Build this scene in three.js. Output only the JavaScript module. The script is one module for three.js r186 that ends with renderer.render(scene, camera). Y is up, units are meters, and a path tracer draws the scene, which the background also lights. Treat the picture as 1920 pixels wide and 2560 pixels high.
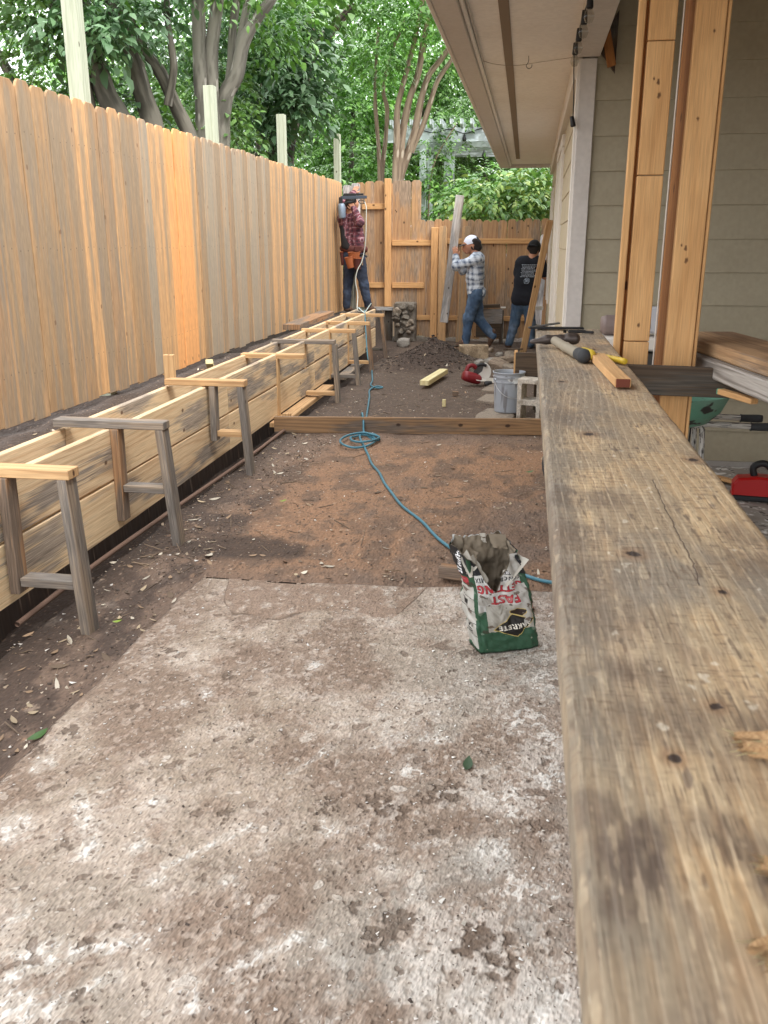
import * as THREE from 'three';
import { mergeGeometries } from 'three/addons/utils/BufferGeometryUtils.js';

// ---------------------------------------------------------------- camera, sky, sun, exposure
const scene = new THREE.Scene();
const camera = new THREE.PerspectiveCamera(60.383, 768 / 1024, 0.05, 400);
camera.rotation.order = 'YXZ';
camera.position.set(0, 1.5, 0);
camera.rotation.set(-17.009 * Math.PI / 180, 9.209 * Math.PI / 180, 0);
camera.focus = 7; camera.userData.fStop = 13;
camera.updateMatrixWorld(true);

const renderer = new THREE.WebGLRenderer({ antialias: true });
renderer.setSize(768, 1024);
renderer.toneMapping = THREE.LinearToneMapping;
renderer.toneMappingExposure = 2.7;
renderer.shadowMap.enabled = true;
renderer.shadowMap.type = THREE.PCFSoftShadowMap;

{ // bright, thinly overcast sky
  const w = 256, h = 128, d = new Float32Array(w * h * 4);
  for (let j = 0; j < h; j++) for (let i = 0; i < w; i++) {
    const el = (j + 0.5) / h * Math.PI - Math.PI / 2, az = i / w * Math.PI * 2, s = Math.max(0, Math.sin(el));
    const cl = 0.5 + 0.25 * Math.sin(az * 3 + 4 * s) * Math.cos(el) + 0.2 * Math.sin(az * 7 + 9 * s + 1.3) * Math.cos(el);
    const b = el < 0 ? 0.35 : (0.95 + 0.45 * s) * (0.93 + 0.12 * cl), o = (j * w + i) * 4;
    d[o] = b * 0.97; d[o + 1] = b; d[o + 2] = b * 1.05; d[o + 3] = 1;
  }
  const t = new THREE.DataTexture(d, w, h, THREE.RGBAFormat, THREE.FloatType);
  t.mapping = THREE.EquirectangularReflectionMapping; t.magFilter = t.minFilter = THREE.LinearFilter; t.needsUpdate = true;
  scene.background = t; scene.environment = t;
}
const sun = new THREE.DirectionalLight(new THREE.Color(1, 0.965, 0.9), 1.35);
sun.position.set(6.5, 13.5, 1); sun.target.position.set(-1, 0, -6);
sun.castShadow = true; sun.shadow.radius = 40; sun.shadow.mapSize.set(2048, 2048);
Object.assign(sun.shadow.camera, { left: -16, right: 16, top: 16, bottom: -16, near: 1, far: 60 });
scene.add(sun, sun.target);

// ---------------------------------------------------------------- helpers
const PI = Math.PI, V = (x, y, z) => new THREE.Vector3(x, y, z);
function rng(s) { let a = s >>> 0; return () => { a = (a + 0x6D2B79F5) | 0; let t = Math.imul(a ^ (a >>> 15), 1 | a); t = (t + Math.imul(t ^ (t >>> 7), 61 | t)) ^ t; return ((t ^ (t >>> 14)) >>> 0) / 4294967296; }; }
const clamp = (x, a = 0, b = 1) => x < a ? a : x > b ? b : x;
const lerp = (a, b, t) => a + (b - a) * t;
const ss = (a, b, x) => { const t = clamp((x - a) / (b - a)); return t * t * (3 - 2 * t); };
function hsh(i, j, s) { let h = Math.imul(i, 374761393) + Math.imul(j, 668265263) + Math.imul(s, 1442695041) | 0; h = Math.imul(h ^ (h >>> 13), 1274126177); h = Math.imul(h ^ (h >>> 15), 0x2c1b3c6d); return ((h ^ (h >>> 16)) >>> 0) / 4294967296; }
const NT = new Float32Array(65536); { const r = rng(4242); for (let i = 0; i < 65536; i++) NT[i] = r(); }
function n2(x, y, s = 0, px = 0, py = 0) {       // value noise, periodic when px, py are given
  let i = Math.floor(x), j = Math.floor(y); const fx = x - i, fy = y - j;
  let i1 = i + 1, j1 = j + 1;
  if (px) { i = ((i % px) + px) % px; i1 = ((i1 % px) + px) % px; }
  if (py) { j = ((j % py) + py) % py; j1 = ((j1 % py) + py) % py; }
  const u = fx * fx * (3 - 2 * fx), v = fy * fy * (3 - 2 * fy), a = s * 37, b = s * 101;
  i = (i + a) & 255; i1 = (i1 + a) & 255; j = ((j + b) & 255) << 8; j1 = ((j1 + b) & 255) << 8;
  const p = NT[j + i], q = NT[j1 + i], e = p + (NT[j + i1] - p) * u, f = q + (NT[j1 + i1] - q) * u;
  return e + (f - e) * v;
}
function fbm(x, y, o = 4, s = 0) { let a = 0.5, t = 0, n = 0; for (let k = 0; k < o; k++) { t += a * n2(x, y, s + k * 17); n += a; a *= 0.5; x = x * 2.03 + 11.3; y = y * 2.03 + 5.7; } return t / n; }
function pf(u, v, fu, fv, o, s) { let a = 0.5, t = 0, n = 0; for (let k = 0; k < o; k++) { t += a * n2(u * fu, v * fv, s + k * 13, fu, fv); n += a; a *= 0.5; fu *= 2; fv *= 2; } return t / n; }
// irregular flecks: at most one per cell, returns coverage 0..1; kind of the last fleck hit in fleck.k
function fleck(x, y, f, prob, rad, s, rag) { const u = x * f, v = y * f, i = Math.floor(u), j = Math.floor(v); let m = 0; for (let a = -1; a <= 1; a++) for (let b = -1; b <= 1; b++) { const I = i + a, J = j + b, h = hsh(I, J, s); if (h > prob) continue; const q = h / prob, ex = (u - I - hsh(I, J, s + 1)), ey = (v - J - hsh(I, J, s + 2)), an = q * 6.3, cx = ex * Math.cos(an) + ey * Math.sin(an), cy = (ey * Math.cos(an) - ex * Math.sin(an)) * (1 + 1.6 * hsh(I, J, s + 3)), r = rad * (0.3 + 0.9 * q * q), d = Math.sqrt(cx * cx + cy * cy) / r + rag; if (d < 1.05) { const k = ss(1.05, 0.8, d); if (k > m) { m = k; fleck.k = hsh(I, J, s + 4); } } } return m; }
const mix3 = (o, c, t) => { o[0] += (c[0] - o[0]) * t; o[1] += (c[1] - o[1]) * t; o[2] += (c[2] - o[2]) * t; };

function texPair(w, h, fn, bump = true) {        // fn(u, v, o): o[0..2] sRGB colour, o[3] height 0..1
  const c = new Uint8Array(w * h * 4), b = bump ? new Uint8Array(w * h) : null, o = new Float64Array(4);
  for (let j = 0; j < h; j++) for (let i = 0; i < w; i++) {
    o[3] = 0.5; fn((i + 0.5) / w, (j + 0.5) / h, o);
    const k = (j * w + i) * 4; c[k] = clamp(o[0], 0, 255); c[k + 1] = clamp(o[1], 0, 255); c[k + 2] = clamp(o[2], 0, 255); c[k + 3] = 255;
    if (b) b[j * w + i] = clamp(o[3]) * 255;
  }
  const set = (t) => { t.wrapS = t.wrapT = THREE.RepeatWrapping; t.magFilter = THREE.LinearFilter; t.minFilter = THREE.LinearMipmapLinearFilter; t.generateMipmaps = true; t.needsUpdate = true; return t; };
  const map = set(new THREE.DataTexture(c, w, h)); map.colorSpace = THREE.SRGBColorSpace;
  return { map, bumpMap: b ? set(new THREE.DataTexture(b, w, h, THREE.RedFormat)) : null };
}
function M(o) { if (Array.isArray(o.color)) o.color = new THREE.Color(`rgb(${o.color.map(Math.round).join(',')})`); for (const k in o) if (o[k] == null) delete o[k]; const P = o.transmission || o.clearcoat || o.sheen; return new (P ? THREE.MeshPhysicalMaterial : THREE.MeshStandardMaterial)({ roughness: 0.85, metalness: 0, ...o }); }

// wood: grain runs along v; the tile is W x L metres
function wood({ seed, W = 0.3, L = 2.4, w = 192, h = 640, light, dark, grey, greyAmt = 0, ring = 14, knots = 3, contrast = 0.5, fibre = 0.25, stain, stainAmt = 0, wav = 0.9, rough = 0.85, bs = 0.0015, kr = 1 }) {
  const R = rng(seed), K = [];
  for (let k = 0; k < knots; k++) K.push([R(), R(), (0.012 + 0.012 * R()) * kr]);
  const t = texPair(w, h, (u, v, o) => {
    let x = u * W, y = v * L, push = 0, core = 0;
    for (const [ku, kv, kr] of K) {
      let dx = u - ku, dy = v - kv; dx -= Math.round(dx); dy -= Math.round(dy); dx *= W; dy *= L;
      const q = dx * dx + dy * dy / 9; push += Math.sign(dx || 1) * kr * 0.9 * Math.exp(-q / (kr * kr * 6));
      const e = Math.sqrt(dx * dx + dy * dy / 2.2) + 0.004 * (n2(x * 200, y * 200, seed) - 0.5); core = Math.max(core, ss(kr * 0.75, kr * 0.35, e));
    }
    const wv = pf(u, v, 3, 2, 3, seed) * wav;
    const g = 0.5 + 0.5 * Math.sin(2 * PI * ((x - push) / W * ring * 0.5 + wv * 3));
    const line = Math.pow(g, 2.2);
    const f1 = n2(u * 90, v * 14, seed + 3, 90, 14), f2 = n2(u * 180, v * 40, seed + 4, 180, 40);
    const big = pf(u, v, 2, 3, 4, seed + 5);
    const k = clamp(contrast * line + fibre * (f1 - 0.3) + (big - 0.5) * 0.6);
    o[0] = light[0]; o[1] = light[1]; o[2] = light[2]; mix3(o, dark, k);
    if (greyAmt) { const gm = clamp(ss(0.62 - greyAmt * 0.45, 0.8 - greyAmt * 0.35, pf(u, v, 3, 5, 5, seed + 8) + 0.18 * (f1 - 0.5))); mix3(o, grey, gm * 0.85); const s = 0.8 + 0.35 * f2; o[0] *= lerp(1, s, gm); o[1] *= lerp(1, s, gm); o[2] *= lerp(1, s, gm); }
    if (stainAmt) mix3(o, stain, stainAmt * ss(0.5, 0.72, pf(u, v, 2, 6, 5, seed + 9)));
    mix3(o, [dark[0] * 0.45, dark[1] * 0.4, dark[2] * 0.38], core * 0.8);
    const s = 0.93 + 0.14 * f2; o[0] *= s; o[1] *= s; o[2] *= s;
    o[3] = 0.5 - 0.3 * line + 0.35 * (f2 - 0.5) + 0.2 * (f1 - 0.5) - 0.2 * core;
  });
  const m = M({ map: t.map, bumpMap: t.bumpMap, bumpScale: bs, roughness: rough }); m.userData.tile = [W, L]; return m;
}

// chamfered box, grain along `axis` (0 x, 1 y, 2 z), uv in tile units
const geoCache = new Map();
function cbox(sx, sy, sz, axis = 2, tile = [0.3, 2.4], variant = 0, e = 0.003) {
  const key = [sx.toFixed(3), sy.toFixed(3), sz.toFixed(3), axis, tile, variant, e].join();
  if (geoCache.has(key)) return geoCache.get(key);
  const H = [sx / 2, sy / 2, sz / 2]; e = Math.min(e, H[0] * 0.6, H[1] * 0.6, H[2] * 0.6);
  const P = (s, f) => s.map((q, k) => q * (k === f ? H[k] : H[k] - e));   // corner s on face f
  const pos = [], nor = [], uv = [], r = rng(variant * 977 + 13), ou = r(), ov = r(), o1 = (axis + 1) % 3, o2 = (axis + 2) % 3;
  const tri = (a, b, c) => {
    const A = V(...a), B = V(...b), C = V(...c), n = B.clone().sub(A).cross(C.clone().sub(A)).normalize(), ctr = A.clone().add(B).add(C);
    if (n.dot(ctr) < 0) { [b, c] = [c, b]; n.negate(); }
    const N = [n.x, n.y, n.z], m = N.map(Math.abs), d = m.indexOf(Math.max(...m));
    for (const p of [a, b, c]) { pos.push(...p); nor.push(...N); if (d === axis) uv.push(p[o1] / tile[0] + ou, p[o2] / tile[1] + ov); else uv.push(p[d === o1 ? o2 : o1] / tile[0] + ou + (d === o1 ? 0.37 : 0) + (N[d] < 0 ? 0.21 : 0), p[axis] / tile[1] + ov); }
  };
  const quad = (a, b, c, d) => { tri(a, b, c); tri(a, c, d); };
  for (let f = 0; f < 3; f++) for (const s of [-1, 1]) {
    const a = (f + 1) % 3, b = (f + 2) % 3, q = (i, j) => { const t = [0, 0, 0]; t[f] = s; t[a] = i; t[b] = j; return P(t, f); };
    quad(q(-1, -1), q(1, -1), q(1, 1), q(-1, 1));
  }
  for (let f = 0; f < 3; f++) { const a = (f + 1) % 3, b = (f + 2) % 3; for (const i of [-1, 1]) for (const j of [-1, 1]) { const t0 = [0, 0, 0], t1 = [0, 0, 0]; t0[f] = -1; t1[f] = 1; t0[a] = t1[a] = i; t0[b] = t1[b] = j; quad(P(t0, a), P(t1, a), P(t1, b), P(t0, b)); } }
  for (const i of [-1, 1]) for (const j of [-1, 1]) for (const k of [-1, 1]) tri(P([i, j, k], 0), P([i, j, k], 1), P([i, j, k], 2));
  const g = new THREE.BufferGeometry();
  g.setAttribute('position', new THREE.Float32BufferAttribute(pos, 3)); g.setAttribute('normal', new THREE.Float32BufferAttribute(nor, 3)); g.setAttribute('uv', new THREE.Float32BufferAttribute(uv, 2));
  geoCache.set(key, g); return g;
}
const taken = {};
function numbered(n) { const k = taken[n] = (taken[n] ?? -1) + 1; return k ? n + '_' + String(k).padStart(3, '0') : n; }
function fin(o) { o.castShadow = true; o.receiveShadow = true; return o; }
function thing(name, label, category, [x, y, z] = [0, 0, 0], turn = 0, group) { const o = new THREE.Group(); o.name = numbered(name); o.position.set(x, y, z); o.rotation.y = turn; o.userData = { label, category }; if (group) o.userData.group = group; scene.add(o); return o; }
function part(parent, name, geo, mat, pos, rot) { const m = fin(new THREE.Mesh(geo, mat)); m.name = name; if (pos) m.position.set(...pos); if (rot) m.rotation.set(...rot); parent.add(m); return m; }
function solo(name, label, category, geo, mat, pos, rot, group) { const m = part(scene, numbered(name), geo, mat, pos, rot); m.userData = { label, category }; if (group) m.userData.group = group; return m; }
function struct(name, geo, mat, pos) { const m = part(scene, numbered(name), geo, mat, pos); m.userData = { kind: 'structure' }; return m; }
function stuff(o, label, category) { o.userData = { kind: 'stuff', label, category }; return o; }
let vi = 0;
// a board between two points, w across (horizontal when possible), t the other way
function bar(parent, name, a, b, w, t, mat, { up = [0, 1, 0], variant, e } = {}) {
  const A = V(...a), B = V(...b), len = A.distanceTo(B), z = B.clone().sub(A).normalize(), x = V(...up).cross(z).normalize(), y = z.clone().cross(x);
  const m = part(parent, name, cbox(w, t, len, 2, mat.userData.tile, variant ?? (vi++ % 7), e), mat);
  m.quaternion.setFromRotationMatrix(new THREE.Matrix4().makeBasis(x, y, z)); m.position.copy(A).add(B).multiplyScalar(0.5); return m;
}
function tube(pts, r, seg = 40, rad = 7, closed = false) { return new THREE.TubeGeometry(new THREE.CatmullRomCurve3(pts.map((p) => V(...p)), closed, 'centripetal'), seg, r, rad, closed); }
// tapered limb through points [x, y, z, radius], with bark uv in metres
function limb(pts, rad = 9, sub = 5, lump = 0, seed = 0, twist = 0) {
  const c = new THREE.CatmullRomCurve3(pts.map((p) => V(p[0], p[1], p[2])), false, 'centripetal'), n = (pts.length - 1) * sub, pos = [], uv = [], idx = [];
  let ref = V(0, 0, 1), len = 0, prev = null;
  for (let i = 0; i <= n; i++) {
    const t = i / n, f = t * (pts.length - 1), k = Math.min(pts.length - 2, Math.floor(f)), p = c.getPoint(t), d = c.getTangent(t), r = lerp(pts[k][3], pts[k + 1][3], f - k);
    if (prev) len += p.distanceTo(prev); prev = p;
    const X = ref.clone().cross(d).normalize(), Y = d.clone().cross(X);
    for (let j = 0; j <= rad; j++) { const a = j / rad * 2 * PI, q = r * (1 + lump * (n2(Math.cos(a) * 1.7 + 9, Math.sin(a) * 1.7 + len * 5, seed) - 0.5)); pos.push(p.x + (X.x * Math.cos(a) + Y.x * Math.sin(a)) * q, p.y + (X.y * Math.cos(a) + Y.y * Math.sin(a)) * q, p.z + (X.z * Math.cos(a) + Y.z * Math.sin(a)) * q); uv.push(j / rad, len / 1.2); }
  }
  for (let i = 0; i < n; i++) for (let j = 0; j < rad; j++) { const a = i * (rad + 1) + j, b = a + rad + 1; idx.push(a, a + 1, b, a + 1, b + 1, b); }
  const e = pos.length / 3, p = c.getPoint(1); pos.push(p.x, p.y, p.z); uv.push(0.5, len / 1.2); for (let j = 0; j < rad; j++) idx.push(n * (rad + 1) + j, n * (rad + 1) + j + 1, e);
  const g = new THREE.BufferGeometry(); g.setAttribute('position', new THREE.Float32BufferAttribute(pos, 3)); g.setAttribute('uv', new THREE.Float32BufferAttribute(uv, 2)); g.setIndex(idx); g.computeVertexNormals(); return g;
}
function lathe(pts, seg = 28) { return new THREE.LatheGeometry(pts.map((p) => new THREE.Vector2(p[0], p[1])), seg); }
function prism(pts, depth, bevel = 0.002) { const s = new THREE.Shape(pts.map((p) => new THREE.Vector2(p[0], p[1]))); const g = new THREE.ExtrudeGeometry(s, { depth: depth - 2 * bevel, bevelEnabled: bevel > 0, bevelThickness: bevel, bevelSize: bevel, bevelSegments: 1, steps: 1 }); g.translate(0, 0, bevel - depth / 2); return g; }
function rockGeo(seed, sx, sy, sz, flat = 0.25) { const g = new THREE.IcosahedronGeometry(1, 2), p = g.attributes.position, v = V(); for (let i = 0; i < p.count; i++) { v.fromBufferAttribute(p, i); const a = n2(v.x * 1.6 + 7, v.y * 1.6 + v.z * 2.1 + 3, seed), b = n2(v.z * 3 + 1, v.x * 3 - v.y * 2.4, seed + 1); v.multiplyScalar(0.72 + 0.42 * a + 0.16 * b); v.x = clamp(v.x, -0.8, 0.8); v.y = clamp(v.y, -0.7, 0.75); v.z = clamp(v.z, -0.8, 0.8); p.setXYZ(i, v.x * sx, v.y * sy, v.z * sz); } g.computeVertexNormals(); return g; }

// ---------------------------------------------------------------- materials
const MT = {
  formPine: wood({ seed: 11, W: 0.29, L: 3.1, w: 256, h: 1024, light: [216, 190, 152], dark: [184, 148, 110], grey: [150, 138, 126], greyAmt: 0.3, ring: 13, knots: 3, contrast: 0.4, fibre: 0.2, wav: 1.5 }),
  formPineB: wood({ seed: 12, W: 0.29, L: 3.1, w: 256, h: 1024, light: [210, 184, 148], dark: [174, 138, 102], grey: [130, 121, 113], greyAmt: 0.36, ring: 10, knots: 2, contrast: 0.45, fibre: 0.2, wav: 2.0 }),
  braceNew: wood({ seed: 13, light: [196, 160, 116], dark: [146, 104, 66], ring: 18, knots: 5, contrast: 0.4 }),
  braceGrey: wood({ seed: 14, light: [150, 134, 116], dark: [92, 78, 66], grey: [112, 106, 100], greyAmt: 0.55, ring: 22, knots: 4, contrast: 0.5 }),
  braceBrown: wood({ seed: 15, light: [158, 122, 88], dark: [104, 72, 48], grey: [104, 92, 82], greyAmt: 0.35, ring: 20, knots: 4, contrast: 0.45 }),
  stud: wood({ seed: 16, light: [208, 164, 112], dark: [178, 130, 80], kr: 0.45, ring: 7, knots: 11, contrast: 0.26, fibre: 0.2, wav: 0.8, stain: [176, 128, 78], stainAmt: 0.3 }),
  studDeep: wood({ seed: 17, light: [168, 114, 62], dark: [128, 80, 40], ring: 8, knots: 6, contrast: 0.35 }),
  darkBeam: wood({ seed: 18, light: [92, 76, 60], dark: [52, 42, 34], ring: 16, knots: 4, contrast: 0.5, grey: [80, 76, 70], greyAmt: 0.4 }),
  treated: wood({ seed: 19, light: [178, 182, 160], dark: [146, 150, 124], ring: 10, knots: 3, contrast: 0.5, wav: 1.4 }),
  whitewash: wood({ seed: 20, light: [222, 218, 218], dark: [190, 182, 178], ring: 16, knots: 3, contrast: 0.4, grey: [170, 166, 164], greyAmt: 0.4 }),
  greyPlank: wood({ seed: 21, light: [196, 190, 184], dark: [150, 138, 128], ring: 14, knots: 4, contrast: 0.4, grey: [138, 136, 134], greyAmt: 0.5, stain: [128, 100, 74], stainAmt: 0.25 }),
  rail: wood({ seed: 22, light: [206, 160, 108], dark: [166, 118, 72], ring: 16, knots: 5, contrast: 0.35 }),
  post: wood({ seed: 23, light: [208, 160, 108], dark: [170, 122, 76], ring: 8, knots: 5, contrast: 0.35, wav: 2.4 }),
  backPicket: wood({ seed: 24, W: 0.5, L: 2.4, w: 256, h: 640, light: [188, 148, 106], dark: [150, 112, 76], grey: [156, 132, 110], greyAmt: 0.4, ring: 18, knots: 9, contrast: 0.4 }),
  backPicketB: wood({ seed: 25, W: 0.5, L: 2.4, w: 256, h: 640, light: [174, 136, 98], dark: [136, 102, 72], grey: [142, 124, 106], greyAmt: 0.4, ring: 16, knots: 8, contrast: 0.4 }),
  counterB: wood({ seed: 26, light: [184, 150, 112], dark: [128, 94, 64], ring: 12, knots: 5, contrast: 0.35, grey: [150, 130, 110], greyAmt: 0.4, stain: [92, 70, 52], stainAmt: 0.4 }),
  counterGrey: wood({ seed: 27, light: [178, 172, 164], dark: [116, 108, 100], ring: 10, knots: 3, contrast: 0.7, wav: 3 }),
  crossBoard: wood({ seed: 28, light: [150, 118, 84], dark: [96, 72, 52], ring: 16, knots: 5, contrast: 0.45, grey: [102, 92, 84], greyAmt: 0.5 }),
  offcut: wood({ seed: 29, light: [226, 214, 166], dark: [196, 178, 124], ring: 12, knots: 1, contrast: 0.3 }),
  steel: M({ color: [92, 90, 88], roughness: 0.42, metalness: 0.85 }),
  darkSteel: M({ color: [38, 38, 40], roughness: 0.5, metalness: 0.5 }),
  blackPlastic: M({ color: [26, 26, 28], roughness: 0.55 }),
  rubber: M({ color: [52, 53, 55], roughness: 0.8 }),
};

// ---------------------------------------------------------------- ground heights
function gh(x, z) {
  let y = -0.02 + 0.034 * (fbm(x * 2.6, z * 2.6, 4, 3) - 0.5) * ss(-3.72, -4.1, z) + 0.016 * (fbm(x * 3.1, z * 3.1, 4, 3) - 0.5) + 0.012 * (fbm(x * 17, z * 17, 3, 9) - 0.5);
  y -= 0.03 * ss(-1.45, -1.56, x) * ss(-3.9, -3.5, z);
  y -= 0.006 * ss(-3.9, -3.7, z);
  const wob = 0.03 * (fbm(z * 2.2, 4.5, 3, 21) - 0.5);
  const tr = ss(-1.99 + wob, -2.07 + wob, x);
  y -= 0.24 * tr * ss(-13.1, -12.5, z);
  const bank = ss(-2.40, -2.44, x);
  y += bank * (0.63 + 0.05 * (fbm(x * 5, z * 4, 4, 5) - 0.5) + 0.03 * ss(-2.5, -3, x)) * ss(-13.1, -12.5, z);
  y += 0.44 * ss(-2.28, -2.5, x) * ss(-12.5, -13.1, z);
  const mx = (x + 1.22) / 0.5, mz = (z + 11.5) / 0.62, md = Math.sqrt(mx * mx + mz * mz) + 0.25 * (fbm(x * 4, z * 4, 3, 31) - 0.5);
  y += 0.36 * Math.pow(clamp(1 - md * 0.62), 1.5) + 0.05 * ss(1, 0.2, md) * (fbm(x * 11, z * 11, 3, 33) - 0.5);
  y += 0.04 * ss(-12, -13.5, z) * (fbm(x * 6, z * 6, 4, 35) - 0.35) * ss(-2.1, -1.7, x);
  return y;
}
function sheet(x0, x1, z0, z1, nx, nz, hf, edge) {
  const pos = [], uv = [], idx = [];
  for (let j = 0; j <= nz; j++) for (let i = 0; i <= nx; i++) {
    let x = lerp(x0, x1, i / nx), z = lerp(z0, z1, j / nz); const u = i / nx, v = j / nz;
    if (edge) [x, z] = edge(x, z, i, j);
    pos.push(x, hf(x, z, i, j), z); uv.push(u, v);
  }
  for (let j = 0; j < nz; j++) for (let i = 0; i < nx; i++) { const a = j * (nx + 1) + i, b = a + nx + 1; idx.push(a, a + 1, b, a + 1, b + 1, b); }
  const g = new THREE.BufferGeometry(); g.setAttribute('position', new THREE.Float32BufferAttribute(pos, 3)); g.setAttribute('uv', new THREE.Float32BufferAttribute(uv, 2)); g.setIndex(idx); g.computeVertexNormals(); return g;
}
{ // bare yard soil: reddish packed dirt in the middle, dark loam by the form, grey-brown further back
  const X0 = -3.45, X1 = 0.7, Z0 = 0.8, Z1 = -15;
  const t = texPair(960, 1600, (u, v, o) => {
    const x = lerp(X0, X1, u), z = lerp(Z0, Z1, v);
    const a = fbm(x * 1.3, z * 1.1, 5, 40), b = fbm(x * 7, z * 5, 5, 43), c = fbm(x * 38, z * 22, 3, 47), d = n2(x * 140, z * 70, 51);
    o[0] = 112; o[1] = 93; o[2] = 79;
    const red = ss(-7.3, -6.3, z) * ss(-3.55, -4.1, z) * ss(-1.85, -1.2, x + 0.5 * (a - 0.5)) * ss(0.34, 0.56, a * 0.6 + b * 0.4 + 0.06);
    mix3(o, [144, 110, 83], red * 0.95);
    mix3(o, [88, 73, 62], ss(0.45, 0.7, b) * 0.6);
    mix3(o, [80, 67, 57], ss(-7.1, -7.6, z) * 0.7);
    mix3(o, [76, 62, 53], ss(-1.42, -1.6, x) * ss(-6.5, -4.5, z) * ss(0.36, 0.56, b) * 0.85);
    const loam = clamp(ss(-1.78, -1.98, x + 0.25 * (b - 0.5)) + 0.95 * ss(0.62, 0.3, Math.sqrt(((x + 1.42) / 0.75) ** 2 + ((z + 4.15) / 0.4) ** 2) + 0.5 * (b - 0.5)));
    mix3(o, [62, 50, 42], loam * 0.85);
    const md = Math.sqrt(((x + 1.22) / 0.52) ** 2 + ((z + 11.4) / 0.75) ** 2); mix3(o, [66, 53, 45], ss(1.25, 0.6, md + 0.8 * (b - 0.5)) * 0.9);
    mix3(o, [172, 150, 128], ss(0.68, 0.84, c * 0.6 + b * 0.4) * 0.65);
    mix3(o, [160, 148, 136], ss(0.60, 0.78, fbm(x * 5 + 3, z * 5, 5, 60)) * ss(-1.3, -1.6, x) * ss(-4.5, -3, z) * 0.7);
    mix3(o, [64, 53, 45], ss(0.66, 0.8, d * 0.5 + c * 0.5) * 0.65);
    const rg = 1.2 * (c - 0.5) + 0.6 * (d - 0.5); for (const [f, pr, rad, s] of [[9, 0.25, 0.2, 160], [26, 0.32, 0.28, 170], [60, 0.3, 0.34, 180]]) { const k = fleck(x, z * 0.8, f, pr, rad, s, rg); if (k > 0) mix3(o, fleck.k < 0.3 ? [172, 152, 132] : fleck.k < 0.6 ? [146, 116, 92] : [70, 57, 48], k * 0.6); }
    const s = 0.86 + 0.28 * n2(x * 300, z * 160, 55); o[0] *= s; o[1] *= s; o[2] *= s;
    o[3] = 0.3 * b + 0.4 * c + 0.3 * d;
  });
  const m = M({ map: t.map, bumpMap: t.bumpMap, bumpScale: 0.02, roughness: 0.97 });
  struct('ground', sheet(X0, X1, Z0, Z1, 166, 395, (x, z) => gh(x, z)), m);
  const t2 = texPair(256, 256, (u, v, o) => { const a = pf(u, v, 6, 6, 5, 71), b = pf(u, v, 40, 40, 2, 73); o[0] = 78 + 30 * a + 20 * b; o[1] = 70 + 26 * a + 18 * b; o[2] = 54 + 20 * a + 14 * b; o[3] = b; });
  t2.map.repeat.set(60, 60); t2.bumpMap.repeat.set(60, 60);
  const far = struct('terrain', new THREE.PlaneGeometry(160, 160), M({ map: t2.map, bumpMap: t2.bumpMap, bumpScale: 0.03, roughness: 1 }), [0, -0.32, -20]); far.rotation.x = -PI / 2;
}
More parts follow.
